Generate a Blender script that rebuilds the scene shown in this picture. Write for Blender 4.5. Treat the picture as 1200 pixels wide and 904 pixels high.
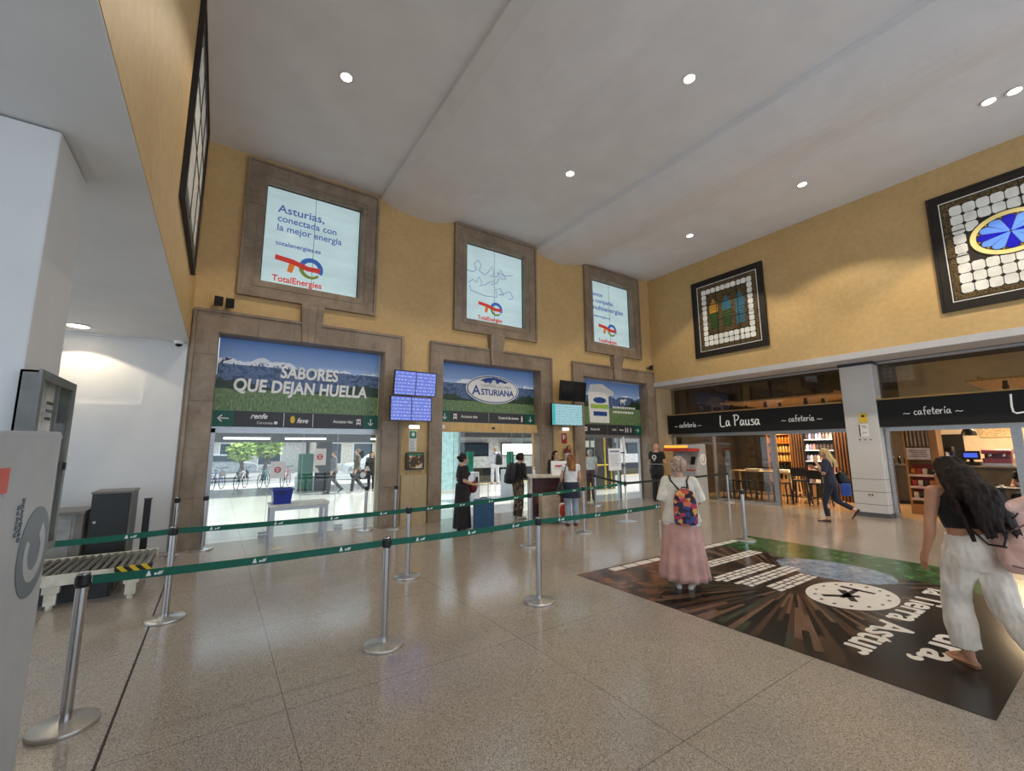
import bpy, bmesh, math, random
from mathutils import Vector as V, Matrix
for o in list(bpy.data.objects): bpy.data.objects.remove(o)
random.seed(7)
SC = bpy.context.scene
COL = SC.collection
PI = math.pi
# ---------------------------------------------------------------- camera, sky, exposure
EYE = 1.75
yaw, pitch, roll, foc = .5973, .144, -.0065, 503.2749
fw = V((math.sin(yaw)*math.cos(pitch), math.cos(yaw)*math.cos(pitch), math.sin(pitch)))
rt = V((math.cos(yaw), -math.sin(yaw), 0)); up = rt.cross(fw)
r2 = rt*math.cos(roll) + up*math.sin(roll); u2 = up*math.cos(roll) - rt*math.sin(roll)
cd = bpy.data.cameras.new('camera'); cam = bpy.data.objects.new('camera', cd); COL.objects.link(cam)
cam.matrix_world = Matrix(((r2.x, u2.x, -fw.x, 0), (r2.y, u2.y, -fw.y, 0), (r2.z, u2.z, -fw.z, EYE), (0, 0, 0, 1)))
cd.sensor_width = 36; cd.lens = foc*36/1200; cd.clip_end = 300; cd.clip_start = .05
SC.camera = cam
w = bpy.data.worlds.new('sky'); SC.world = w; w.use_nodes = True
bg = w.node_tree.nodes['Background']; bg.inputs[0].default_value = (.74, .86, 1.0, 1); bg.inputs[1].default_value = 1.25
SC.view_settings.view_transform = 'Standard'; SC.view_settings.look = 'None'
SC.view_settings.exposure = .32; SC.view_settings.gamma = 1; SC.view_settings.use_curve_mapping = False

sd_ = bpy.data.lights.new('sun', 'SUN'); sd_.energy = 5.5; sd_.angle = math.radians(2); sd_.color = (1, .97, .9)
sun = bpy.data.objects.new('sun', sd_); COL.objects.link(sun); sun.rotation_euler = V((-.62, .08, -.75)).to_track_quat('-Z', 'Y').to_euler()
def lamp(kind, name, loc, energy, color=(1, 1, 1), size=1., sizey=None, target=None, angle=None, blend=.3):
    d = bpy.data.lights.new(name, kind); d.energy = energy; d.color = color
    if kind == 'AREA':
        d.size = size
        if sizey: d.shape = 'RECTANGLE'; d.size_y = sizey
    elif kind == 'SPOT':
        d.spot_size = math.radians(angle or 110); d.spot_blend = blend; d.shadow_soft_size = size
    else: d.shadow_soft_size = size
    o = bpy.data.objects.new(name, d); COL.objects.link(o); o.location = loc
    if target: o.rotation_euler = (V(target)-V(loc)).to_track_quat('-Z', 'Y').to_euler()
    return o
WARM = (1, .80, .55); NEUT = (1, .95, .88); COOL = (.82, .92, 1)
# cafe lighting
for (x, y, e) in ((15.9, 7.5, 110), (16.0, 5.6, 90), (17.9, 2.2, 170), (16.0, .2, 35)): lamp('AREA', 'cafe_light', (x, y, 3.05), e, (1, .74, .45), .7, .7, (x, y, 0))
# ---------------------------------------------------------------- materials
def lin(c):
    r = []
    for x in c[:3]:
        x = x/255.
        r.append(x/12.92 if x <= .04045 else ((x+.055)/1.055)**2.4)
    return (*r, 1)
class NT:
    def __init__(s, name):
        s.m = bpy.data.materials.new(name); s.m.use_nodes = True; s.t = s.m.node_tree; s.b = s.t.nodes['Principled BSDF']; s.out = s.t.nodes['Material Output']
    def n(s, typ, ins=None, **kw):
        n = s.t.nodes.new(typ)
        for k, v in kw.items(): setattr(n, k, v)
        for k, v in (ins or {}).items(): s.put(n.inputs[k], v)
        return n
    def put(s, sock, v):
        if isinstance(v, bpy.types.NodeSocket): s.t.links.new(v, sock)
        else: sock.default_value = v
    def set(s, **kw):
        names = dict(col='Base Color', rough='Roughness', metal='Metallic', em='Emission Color', es='Emission Strength', nor='Normal', alpha='Alpha', spec='Specular IOR Level', trans='Transmission Weight', sheen='Sheen Weight', coat='Coat Weight')
        for k, v in kw.items(): s.put(s.b.inputs[names[k]], v)
    def math(s, op, a, b=0., c=0.):
        n = s.n('ShaderNodeMath', operation=op); s.put(n.inputs[0], a); s.put(n.inputs[1], b); s.put(n.inputs[2], c); return n.outputs[0]
    def obj(s): return s.n('ShaderNodeTexCoord').outputs['Object']
    def noise(s, scale, vec=None, detail=3, rough=.55, dist=0.):
        n = s.n('ShaderNodeTexNoise', {'Scale': scale, 'Detail': detail, 'Roughness': rough, 'Distortion': dist}); s.put(n.inputs['Vector'], vec if vec else s.obj()); return n.outputs['Fac']
    def vor(s, scale, vec=None, out='Color', feature='F1'):
        n = s.n('ShaderNodeTexVoronoi', {'Scale': scale}, feature=feature); s.put(n.inputs['Vector'], vec if vec else s.obj()); return n.outputs[out]
    def ramp(s, fac, stops, interp='LINEAR'):
        n = s.n('ShaderNodeValToRGB'); cr = n.color_ramp; cr.interpolation = interp
        while len(cr.elements) < len(stops): cr.elements.new(.5)
        for e, (p, c) in zip(cr.elements, stops): e.position = p; e.color = lin(c)
        s.put(n.inputs[0], fac); return n.outputs[0]
    def mix(s, fac, a, b, mode='MIX'):
        n = s.n('ShaderNodeMix', data_type='RGBA', blend_type=mode); s.put(n.inputs[0], fac); s.put(n.inputs[6], a); s.put(n.inputs[7], b); return n.outputs[2]
    def mapv(s, scale=(1, 1, 1), loc=(0, 0, 0), rot=(0, 0, 0), vec=None):
        n = s.n('ShaderNodeMapping'); s.put(n.inputs[0], vec if vec else s.obj()); n.inputs['Scale'].default_value = scale; n.inputs['Location'].default_value = loc; n.inputs['Rotation'].default_value = rot; return n.outputs[0]
    def bump(s, h, strength=.2, dist=.02):
        n = s.n('ShaderNodeBump', {'Strength': strength, 'Distance': dist, 'Height': h}); s.put(s.b.inputs['Normal'], n.outputs[0])
    def xyz(s, vec=None):
        n = s.n('ShaderNodeSeparateXYZ'); s.put(n.inputs[0], vec if vec else s.obj()); return n.outputs
MC = {}
def mat(name, c, rough=.5, metal=0., var=.12, vs=6., bump=0., bs=60., em=0., emc=None, vstretch=(1, 1, 1)):
    """plain procedural material: colour c with a soft noise variation, optional bump and emission"""
    if name in MC: return MC[name]
    t = NT(name); c1 = lin(c); vec = t.mapv(vstretch)
    nz = t.noise(vs, vec)
    k = t.ramp(nz, [(.25, [x*(1-var) for x in c]), (.75, [min(255, x*(1+var)) for x in c])])
    t.set(col=k, rough=rough, metal=metal)
    if bump: t.bump(t.noise(bs, vec, 4), bump, .01)
    if em: t.set(em=lin(emc or c), es=em)
    MC[name] = t.m
    return t.m

# ---------------------------------------------------------------- mesh helpers
def wl(o):
    v = V((0, 0, 0))
    while o: v = v+V(o.location); o = o.parent
    return v
def link(name, me, m, parent=None):
    o = bpy.data.objects.new(name, me); COL.objects.link(o)
    if m: me.materials.clear(); me.materials.append(m)
    if parent: o.parent = parent
    return o
def tag(o, label=None, cat=None, group=None, kind=None):
    if label: o['label'] = label
    if cat: o['category'] = cat
    if group: o['group'] = group
    if kind: o['kind'] = kind
    return o
def thing(name, label, cat, loc=(0, 0, 0), group=None, rz=0., kind=None):
    o = bpy.data.objects.new(name, None); COL.objects.link(o); o.location = loc; o.rotation_euler = (0, 0, rz); o.empty_display_size = .1
    return tag(o, label, cat, group, kind)
def frame_of(d):
    d = V(d).normalized(); a = V((0, 0, 1)) if abs(d.z) < .95 else V((0, 1, 0))
    s = d.cross(a).normalized(); return d, s, s.cross(d)
class MB:
    def __init__(s): s.b = bmesh.new()
    def box(s, a, c, mtx=None):
        a, c = V(a), V(c); vs = []
        for z in (a.z, c.z):
            for x, y in ((a.x, a.y), (c.x, a.y), (c.x, c.y), (a.x, c.y)):
                v = V((x, y, z)); vs.append(s.b.verts.new(mtx @ v if mtx else v))
        for f in ((3, 2, 1, 0), (4, 5, 6, 7), (0, 1, 5, 4), (1, 2, 6, 5), (2, 3, 7, 6), (3, 0, 4, 7)): s.b.faces.new([vs[i] for i in f])
        return s
    def bar(s, p, q, wd, h, upv=(0, 0, 1)):
        p, q = V(p), V(q); d = (q-p).normalized(); u = V(upv); sd = d.cross(u)
        if sd.length < 1e-4: sd = d.cross(V((0, 1, 0)))
        sd.normalize(); u = sd.cross(d); vs = []
        for c in (p, q):
            for a, b in ((-1, -1), (1, -1), (1, 1), (-1, 1)): vs.append(s.b.verts.new(c+sd*a*wd/2+u*b*h/2))
        for f in ((3, 2, 1, 0), (4, 5, 6, 7), (0, 1, 5, 4), (1, 2, 6, 5), (2, 3, 7, 6), (3, 0, 4, 7)): s.b.faces.new([vs[i] for i in f])
        return s
    def loft(s, rings, caps=True, closed=True):
        R = [[s.b.verts.new(V(p)) for p in r] for r in rings]; n = len(R[0])
        for a, b in zip(R, R[1:]):
            for i in range(n if closed else n-1):
                j = (i+1) % n
                try: s.b.faces.new((a[i], a[j], b[j], b[i]))
                except ValueError: pass
        if caps: s.b.faces.new(R[0][::-1]); s.b.faces.new(R[-1])
        return s
    def tube(s, pts, r, n=10, caps=True):
        pts = [V(p) for p in pts]; rs = r if isinstance(r, (list, tuple)) else [r]*len(pts); rings = []; pu = None
        for i, p in enumerate(pts):
            d = (pts[min(i+1, len(pts)-1)]-pts[max(i-1, 0)])
            d, sd, u = frame_of(d)
            if pu is not None:
                sd = pu.cross(d)
                sd = d.cross(pu) if sd.length < 1e-5 else d.cross(pu)
                if sd.length < 1e-5: d, sd, u = frame_of(d)
                sd.normalize(); u = sd.cross(d)
            pu = u
            rings.append([p+(sd*math.cos(a)+u*math.sin(a))*rs[i] for a in [2*PI*k/n for k in range(n)]])
        return s.loft(rings, caps)
    def cyl(s, p, q, r0, r1=None, n=20): return s.tube([p, q], [r0, r0 if r1 is None else r1], n)
    def lathe(s, prof, c=(0, 0, 0), n=32, caps=True):
        c = V(c); return s.loft([[c+V((r*math.cos(2*PI*k/n), r*math.sin(2*PI*k/n), z)) for k in range(n)] for r, z in prof], caps)
    def ell(s, c, r, n=14, mtx=None):
        c = V(c); r = (r, r, r) if not isinstance(r, (tuple, list)) else r; rings = []
        for i in range(1, n):
            a = PI*i/n-PI/2
            ring = [V((r[0]*math.cos(a)*math.cos(2*PI*k/n), r[1]*math.cos(a)*math.sin(2*PI*k/n), r[2]*math.sin(a))) for k in range(n)]
            rings.append([c+(mtx @ p if mtx else p) for p in ring])
        return s.loft(rings)
    def cap(s, p, q, r0, r1=None, n=12):
        """tapered capsule"""
        p, q = V(p), V(q); r1 = r0 if r1 is None else r1
        s.ell(p, r0, n); s.ell(q, r1, n)
        if (q-p).length > 1e-4: s.cyl(p, q, r0, r1, n)
        return s
    def chain(s, pts, rs, n=12):
        for i in range(len(pts)-1): s.cap(pts[i], pts[i+1], rs[i], rs[i+1], n)
        return s
    def prism(s, poly, ext):
        """poly: 3d points, ext: vector"""
        e = V(ext); return s.loft([[V(p) for p in poly], [V(p)+e for p in poly]])
    def rbox(s, a, c, r=.02, ax=2, seg=4):
        """box with the four edges along axis ax rounded"""
        a, c = V(a), V(c); i, j = [k for k in range(3) if k != ax]; pts = []
        for (ci, cj, a0) in ((c[i]-r, c[j]-r, 0), (a[i]+r, c[j]-r, PI/2), (a[i]+r, a[j]+r, PI), (c[i]-r, a[j]+r, 1.5*PI)):
            for k in range(seg+1):
                an = a0+PI/2*k/seg; p = V((0, 0, 0)); p[i] = ci+r*math.cos(an); p[j] = cj+r*math.sin(an); p[ax] = a[ax]; pts.append(p)
        e = V((0, 0, 0)); e[ax] = c[ax]-a[ax]
        return s.prism(pts, e)
    def done(s): bmesh.ops.recalc_face_normals(s.b, faces=s.b.faces[:]); return s
    def mesh(s, name, smooth=False):
        s.done(); me = bpy.data.meshes.new(name); s.b.to_mesh(me); s.b.free()
        if smooth:
            for p in me.polygons: p.use_smooth = True
        return me
    def build(s, name, m, parent=None, bevel=0., smooth=False, local=False, ang=35):
        if bevel:
            s.done()
            bmesh.ops.bevel(s.b, geom=[e for e in s.b.edges if len(e.link_faces) == 2 and e.calc_face_angle(0) > .5], offset=bevel, segments=2, affect='EDGES', profile=.5)
        if parent and not local: bmesh.ops.translate(s.b, vec=-wl(parent), verts=s.b.verts[:])
        me = s.mesh(name, False)
        if smooth:
            for p in me.polygons: p.use_smooth = True
            try: me.set_sharp_from_angle(angle=math.radians(ang))
            except Exception: pass
        return link(name, me, m, parent)
def temp_eval(me, mods):
    o = bpy.data.objects.new('t', me); COL.objects.link(o)
    for typ, kw in mods:
        md = o.modifiers.new(typ, typ)
        for k, v in kw.items(): setattr(md, k, v)
    dg = bpy.context.evaluated_depsgraph_get(); dg.update()
    r = bpy.data.meshes.new_from_object(o.evaluated_get(dg)); bpy.data.objects.remove(o); bpy.data.meshes.remove(me)
    return r
def melt(mb, voxel, it=3):
    """union of overlapping closed shells as one smooth surface"""
    me = temp_eval(mb.mesh('t'), [('REMESH', dict(mode='VOXEL', voxel_size=voxel, use_smooth_shade=True)), ('SMOOTH', dict(factor=.5, iterations=it))])
    for p in me.polygons: p.use_smooth = True
    return me
FACE = {'-Y': (PI/2, 0, 0), '-X': (PI/2, 0, -PI/2), '+X': (PI/2, 0, PI/2), 'up': (0, 0, 0), '+Y': (PI/2, 0, PI)}
def text(body, size, pos, face, m, parent, name='lettering', bold=0., width=None, align='CENTER', depth=.006, shear=0., spacing=1., rot=None):
    c = bpy.data.curves.new('t', 'FONT'); c.body = body; c.size = size; c.align_x = align; c.extrude = depth/2; c.shear = shear; c.space_character = spacing; c.resolution_u = 3; c.space_line = .95
    o = bpy.data.objects.new('t', c); COL.objects.link(o)
    dg = bpy.context.evaluated_depsgraph_get(); dg.update(); me = bpy.data.meshes.new_from_object(o.evaluated_get(dg)); bpy.data.objects.remove(o)
    if bold:   # heavier strokes: the same letters set again around a small circle
        bm = bmesh.new(); bm.from_mesh(me); m0 = me.copy()
        for q in range(8):
            m1 = m0.copy(); m1.transform(Matrix.Translation((bold*math.cos(q*PI/4), bold*math.sin(q*PI/4), (q+1)*depth*.06))); bm.from_mesh(m1); bpy.data.meshes.remove(m1)
        bm.to_mesh(me); bm.free()
    xs = [v.co.x for v in me.vertices]
    k = width/(max(xs)-min(xs)) if width else 1.
    zs = [v.co.z for v in me.vertices]; kz = depth/(max(zs)-min(zs))
    from mathutils import Euler
    mt = Matrix.Translation(V(pos)-(wl(parent) if parent else V((0, 0, 0)))) @ Euler(rot or FACE[face]).to_matrix().to_4x4() @ Matrix.Diagonal((k, 1, kz, 1))
    me.transform(mt)
    return link(name, me, m, parent)
GLY = {'c': [[(.55, .75), (.3, .95), (.05, .6), (.1, .15), (.35, 0), (.6, .2)]], 'a': [[(.5, .85), (.2, .9), (.02, .4), (.2, 0), (.5, .4), (.55, .9), (.55, .3), (.75, 0)]],
       'f': [[(.65, 1.75), (.35, 1.8), (.25, 1.2), (.25, -.1)], [(0, .9), (.6, .95)]], 'e': [[(.05, .5), (.55, .6), (.5, .95), (.2, .95), (.02, .45), (.25, 0), (.6, .2)]],
       't': [[(.3, 1.6), (.25, .3), (.4, 0), (.6, .15)], [(0, 1.05), (.6, 1.1)]], 'r': [[(.08, .95), (.1, 0)], [(.1, .55), (.3, .95), (.55, .85)]], 'i': [[(.12, .95), (.12, .2), (.25, 0)]],
       'í': [[(.12, .95), (.12, .2), (.25, 0)], [(.1, 1.25), (.35, 1.6)]], 'L': [[(.1, 1.9), (.08, .05), (.85, 0)]], 'P': [[(.15, 0), (.12, 1.8)], [(-.1, 1.75), (.5, 1.85), (.85, 1.45), (.55, .95), (.15, .9)]],
       'u': [[(.05, .95), (.05, .3), (.25, 0), (.5, .25), (.55, .95), (.55, .3), (.75, 0)]], 's': [[(.5, .85), (.25, .95), (.08, .75), (.45, .4), (.4, .05), (.02, .05)]], '~': [[(0, .3), (.35, .5), (.75, .3), (1.2, .45)]], ' ': []}
GW = {'c': .75, 'a': .9, 'f': .72, 'e': .75, 't': .7, 'r': .68, 'i': .4, 'í': .45, 'L': 1.05, 'P': 1.05, 'u': .9, 's': .68, '~': 1.4, ' ': .55}
def script(s, xh, org, dx, dz, m, parent, r, name='lettering'):
    """hand drawn lettering: strokes swept along; xh = x height, org = left end of the base line"""
    mb = MB(); x = 0.; org, dx, dz = V(org), V(dx), V(dz)
    for ch in s:
        for st in GLY[ch]:
            pts = [org+dx*((x+a)*xh)+dz*(b*xh) for a, b in st]
            sm = []
            for i in range(len(pts)-1):
                p0, p1, p2, p3 = pts[max(i-1, 0)], pts[i], pts[i+1], pts[min(i+2, len(pts)-1)]
                for q in range(3):
                    u = q/3; sm.append(.5*((2*p1)+(p2-p0)*u+(2*p0-5*p1+4*p2-p3)*u*u+(3*p1-p0-3*p2+p3)*u**3))
            sm.append(pts[-1]); mb.tube(sm, r, 6)
        x += GW[ch]
    return mb.build(name, m, parent)
def copy_tree(o, parent=None):
    c = o.copy(); COL.objects.link(c); c.parent = parent
    for ch in list(o.children): copy_tree(ch, c)
    return c
def struct(name, mb, m, parent=None, **kw):
    o = mb.build(name, m, parent, **kw)
    if not parent: o['kind'] = 'structure'
    return o
# ================================================================ SETTING
D, R, L, ZS, ZB, ZC = 9.866, 12.873, -.579, 3.716, 3.876, 7.89
XG = 13.9            # plane of the cafe glass
def plaster(name, c, c2):
    t = NT(name)
    k = t.mix(t.ramp(t.noise(1.1, detail=6, rough=.65), [(.3, (0, 0, 0)), (.7, (255, 255, 255))]), lin(c), lin(c2))
    k = t.mix(.25, k, t.ramp(t.noise(9, detail=4), [(.3, [x*.86 for x in c]), (.7, [min(255, x*1.1) for x in c])]))
    t.set(col=k, rough=.55); t.bump(t.noise(25, detail=5), .08, .01); return t.m
M_yel = plaster('ochre_plaster', (212, 180, 126), (198, 164, 108))
M_ceil = mat('ceiling_white', (234, 235, 240), .8, var=.02, vs=1.5, bump=.03, bs=30)
M_white = mat('white_paint', (218, 218, 217), .6, var=.02, vs=2, bump=.03, bs=40)
M_beam = mat('pale_grey_paint', (200, 200, 205), .5, var=.03, vs=3)
def terrazzo(name, base, dark, light, rough):
    t = NT(name); o = t.obj()
    sp = t.vor(230, out='Color'); bwn = t.n('ShaderNodeRGBToBW', {0: sp}).outputs[0]
    k = t.ramp(bwn, [(.0, dark), (.30, dark), (.36, base), (.72, base), (.78, light), (1, light)])
    k = t.mix(t.math('MULTIPLY', t.ramp(t.noise(.8, detail=5), [(.35, (0, 0, 0)), (.7, (255, 255, 255))]), .35), k, lin([x*.82 for x in base]))
    X, Y, Z = t.xyz()
    def joint(v, off, per, wd):
        m = t.math('ABSOLUTE', t.math('SUBTRACT', t.math('FRACT', t.math('DIVIDE', t.math('SUBTRACT', v, off-per/2), per)), .5))
        return t.math('LESS_THAN', m, wd/per)
    j = t.math('MAXIMUM', joint(X, .52, 1.93, .004), joint(Y, 1.79, 1.72, .004))
    k = t.mix(t.math('MULTIPLY', j, .55), k, lin([x*.45 for x in base]))
    t.set(col=k, rough=t.math('ADD', rough, t.math('MULTIPLY', t.noise(3, detail=4), .12)), spec=.55); return t.m
M_floor = terrazzo('terrazzo_floor', (172, 160, 146), (112, 102, 92), (198, 190, 178), .10)
M_floor2 = terrazzo('platform_terrazzo', (222, 219, 212), (190, 186, 178), (236, 233, 228), .10)
def stone():
    t = NT('brown_limestone')
    k = t.ramp(t.noise(2.2, detail=8, rough=.7), [(.25, (116, 100, 86)), (.5, (146, 128, 109)), (.75, (168, 151, 131))])
    v = t.noise(3, t.mapv((1, 1, .25)), 6, .7, .8)
    k = t.mix(t.ramp(v, [(.55, (0, 0, 0)), (.62, (150, 150, 150)), (.68, (0, 0, 0))]), k, lin((96, 78, 62)))
    t.set(col=k, rough=.45); t.bump(t.noise(40, detail=6), .25, .01); return t.m
M_stone = stone()
M_dado = plaster('beige_stone_slab', (196, 178, 142), (180, 160, 126))
M_alu = mat('brushed_aluminium', (176, 178, 180), .35, .9, .08, 8, vstretch=(1, 1, 12))
M_blk = mat('black_plastic', (22, 22, 24), .4, var=.15)
M_dkwood = mat('dark_stained_wood', (30, 23, 19), .5, var=.3, vs=5, vstretch=(1, 1, 8), bump=.1)
M_slot = mat('dark_joint', (50, 44, 40), .7)
def glass(name, tint=(1, 1, 1), refl=1.):
    t = NT(name); t.t.nodes.remove(t.b)
    tr = t.n('ShaderNodeBsdfTransparent', {'Color': (*tint, 1)}); gl = t.n('ShaderNodeBsdfGlossy', {'Roughness': .02, 'Color': (1, 1, 1, 1)})
    fr = t.n('ShaderNodeLayerWeight', {'Blend': .5}); mx = t.n('ShaderNodeMixShader', {0: t.math('MULTIPLY', t.math('ADD', .04, t.math('MULTIPLY', t.math('POWER', fr.outputs['Facing'], 5.), .9)), refl)})
    t.t.links.new(tr.outputs[0], mx.inputs[1]); t.t.links.new(gl.outputs[0], mx.inputs[2]); t.t.links.new(mx.outputs[0], t.out.inputs[0]); return t.m
M_glass = glass('clear_glass', (.94, .98, .97)); M_tint = glass('tinted_glass', (.75, .75, .72), 1.2)

# ---- floors
struct('floor', MB().box((-7, -6, -.2), (XG, D+.3, 0)), M_floor)
struct('floor', MB().box((-9, D+.3, -.2), (30, 19.2, 0)), M_floor2)
struct('floor', MB().box((-9, 19.2, -.2), (8.6, 23, 0)), M_floor2)
struct('trim_1', MB().box((-.44, -6, .0005), (-.425, D-.4, .003)), M_slot)
M_cfloor = terrazzo('cafe_floor', (186, 150, 110), (150, 116, 84), (200, 168, 130), .16)
struct('floor', MB().box((XG, -6, -.2), (20.6, D+.3, 0)), M_cfloor)
# ---- main ceiling: level strips over the windows, bellied strips between them
prof = [(L-.3, 7.89), (2.86, 7.89), (2.865, 7.80), (3.1, 7.71), (3.37, 7.655), (3.6, 7.62), (3.85, 7.60), (4.1, 7.605), (4.3, 7.625), (4.55, 7.69), (4.80, 7.785), (4.93, 7.83), (7.62, 7.86), (7.63, 7.74), (7.8, 7.655), (8.03, 7.585), (8.3, 7.535), (8.55, 7.52), (8.8, 7.54), (9.09, 7.6), (9.35, 7.68), (9.6, 7.75), (9.9, 7.79), (11.1, 7.82), (12.2, 7.86), (R+.3, 7.9)]
mb = MB()
mb.loft([[V((x, -6, z)) for x, z in prof]+[V((R+.3, -6, 8.4)), V((L-.3, -6, 8.4))], [V((x, D+.3, z)) for x, z in prof]+[V((R+.3, D+.3, 8.4)), V((L-.3, D+.3, 8.4))]])
c = struct('ceiling', mb, M_ceil)
# ---- back wall with its openings
doors = [(-.14, 3.085), (4.57, 7.69), (9.39, 12.47)]; DZ = 3.985
wins = [(.45, 2.44), (5.22, 7.20), (9.93, 11.89)]; WZ0, WZ1 = 5.16, 7.40
def holed(x0, x1, z0, z1, holes, y0, y1):
    xs = sorted({x0, x1, *[h[0] for h in holes], *[h[1] for h in holes]}); zs = sorted({z0, z1, *[h[2] for h in holes], *[h[3] for h in holes]}); mb = MB()
    for a, b in zip(xs, xs[1:]):
        run = None
        for e, f in zip(zs, zs[1:]):
            if any(h[0] <= (a+b)/2 <= h[1] and h[2] <= (e+f)/2 <= h[3] for h in holes):
                if run: mb.box((a, y0, run[0]), (b, y1, run[1])); run = None
            else: run = (run[0], f) if run else (e, f)
        if run: mb.box((a, y0, run[0]), (b, y1, run[1]))
    return mb
holes = [(a, b, -.01, DZ) for a, b in doors]+[(a, b, WZ0, WZ1) for a, b in wins]
struct('wall_back', holed(L, R, 0, 8.3, holes, D, D+.42), M_yel)
struct('wall_back_left', MB().box((-6, D, 0), (L, D+.3, ZS+.2)), M_white)
# raised frame of the shallow panel on the white end wall
struct('trim_2', MB().box((-5, D-.05, 0), (-1.155, D, 2.53)).box((-1.155, D-.05, 0), (L-.02, D, ZS)).box((-5, D-.05, 3.68), (-1.155, D, ZS)), M_white)
struct('wall_back_right', MB().box((R, D, 0), (XG+.2, D+.3, 4.2)), M_dado)
struct('trim_3', MB().box((R+.02, D-.03, 0), (R+.5, D, .12)), M_stone)
# ---- left: high wall over the aisle, low ceiling, white pillar
struct('wall_left', MB().box((L-.3, -6, ZS), (L, D, 8.3)), M_yel)
struct('ceiling', MB().box((-6, -6, ZS+.001), (L-.3, D, ZS+.25)).box((L-.3, -6, ZS-.012), (L-.004, D-.001, ZS-.001)), M_white)
struct('wall_column', MB().rbox((-1.72, 3.56, 0), (-.947, 4.2, ZS-.013), .012, 2, 2), M_white)
# ---- right: high wall, beam, pillar
struct('wall_right', MB().box((R, -6, 4.03), (R+.3, D, 8.3)), M_yel)
struct('trim_4', MB().box((R-.03, -6, ZB), (R+.9, D-.001, 4.03)), M_beam)
def tilem():
    t = NT('pale_pillar_panels'); X, Y, Z = t.xyz()
    k = t.ramp(t.noise(1.5), [(.3, (206, 203, 200)), (.7, (216, 213, 210))])
    j = 0
    for z in (.30, .605, .915): 
        q = t.math('LESS_THAN', t.math('ABSOLUTE', t.math('SUBTRACT', Z, z)), .006); j = q if j == 0 else t.math('MAXIMUM', j, q)
    t.set(col=t.mix(j, k, lin((96, 94, 92))), rough=.3); return t.m
M_tile = tilem()
pil = tag(MB().rbox((13.55, 3.735, .1), (14.05, 4.43, 3.80), .02, 2, 3).build('wall_pillar', M_tile), kind='structure')
MB().box((13.55-.01, 3.725, 0), (14.06, 4.44, .1)).build('plinth', mat('grey_plinth', (86, 86, 90), .5), pil)
MB().box((13.54, 3.71, 3.80), (14.06, 4.45, ZB)).build('capping', mat('dark_steel_cap', (52, 54, 64), .4), pil)
# ---- stone surrounds
def surround(i, x0, x1, a, b, z0, z1, zt, key, sill):
    """outer x0..x1 / zt, opening a..b, z0..z1"""
    mb = MB(); y0, y1, g = D-.07, D+.30, .004
    def col(xa, xb):
        n = 5 if not sill else 3; zs = [z0+(zt-z0)*k/n for k in range(n+1)] if not sill else [sill+(zt-sill)*k/n for k in range(n+1)]
        for e, f in zip(zs, zs[1:]): mb.box((xa, y0, e+g/2), (xb, D-.001, f-g/2))
    col(x0+.055, a); col(b, x1-.055)
    n = 5
    for k in range(n): mb.box((a+(b-a)*k/n+g/2, y0, z1), (a+(b-a)*(k+1)/n-g/2, D-.001, zt-.055))
    if sill: mb.box((a, y0, sill+.055), (b, D-.001, z0))
    # outer moulding
    yo = D-.10
    for (p, q) in (((x0, yo, sill or 0), (x0+.052, D-.001, zt)), ((x1-.052, yo, sill or 0), (x1, D-.001, zt)), ((x0+.052, yo, zt-.052), (x1-.052, D-.001, zt))): mb.box(p, q)
    if sill: mb.box((x0+.052, yo, sill), (x1-.052, D-.001, sill+.052))
    # lining of the reveal
    e = .012
    mb.box((a, D, z0), (a+e, y1, z1)); mb.box((b-e, D, z0), (b, y1, z1)); mb.box((a+e, D, z1-e), (b-e, y1, z1))
    if sill:
        mb.prism([(a+e, y0, z0), (a+e, y0, z0+.012), (a+e, D+.14, z0+.05), (a+e, D+.14, z0)], (b-a-2*e, 0, 0))
        # stepped inner moulding
        for (p, q) in (((a-.12, y0-.012, z0-.12), (a-.09, y0, z1+.12)), ((b+.09, y0-.012, z0-.12), (b+.12, y0, z1+.12)), ((a-.09, y0-.012, z1+.09), (b+.09, y0, z1+.12)), ((a-.09, y0-.012, z0-.12), (b+.09, y0, z0-.09))): mb.box(p, q)
    t = struct('trim_%d' % i, mb, M_stone)
    if key:
        kx = (a+b)/2; km = MB()
        km.loft([[V((kx-wd, D-.001, z)), V((kx+wd, D-.001, z)), V((kx+wd, D-dp, z)), V((kx+wd*.5, D-dp-.015, z)), V((kx+wd*.3, D-dp+.005, z)), V((kx-wd*.3, D-dp+.005, z)), V((kx-wd*.5, D-dp-.015, z)), V((kx-wd, D-dp, z))] for z, wd, dp in ((z1-.01, .165, .15), (z1+.15, .175, .125), (z1+.35, .19, .13), (z1+.55, .205, .17), (z1+.70, .22, .205), (z1+.79, .225, .205))])
        km.build('keystone', M_stone, t)
    return t
for i, ((a, b), (x0, x1)) in enumerate(zip(doors, ((-.557, 3.521), (4.215, 8.12), (8.945, 12.915)))): surround(5+i, x0, x1, a, b, 0, DZ, 4.42, True, None)
for i, ((a, b), (x0, x1)) in enumerate(zip(wins, ((.083, 2.814), (4.851, 7.573), (9.563, 12.258)))): surround(8+i, x0, x1, a, b, WZ0, WZ1, 7.79, False, 4.811)
# low stone dado between the doors
mb = MB()
for k in range(2): mb.box((3.56+(4.2-3.56)*k/2+.002, D-.05, 0), (3.56+(4.2-3.56)*(k+1)/2-.002, D-.001, 1.13))
mb.box((8.13, D-.05, 0), (8.94, D-.001, 1.13)); struct('trim_11', mb, M_dado)

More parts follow.
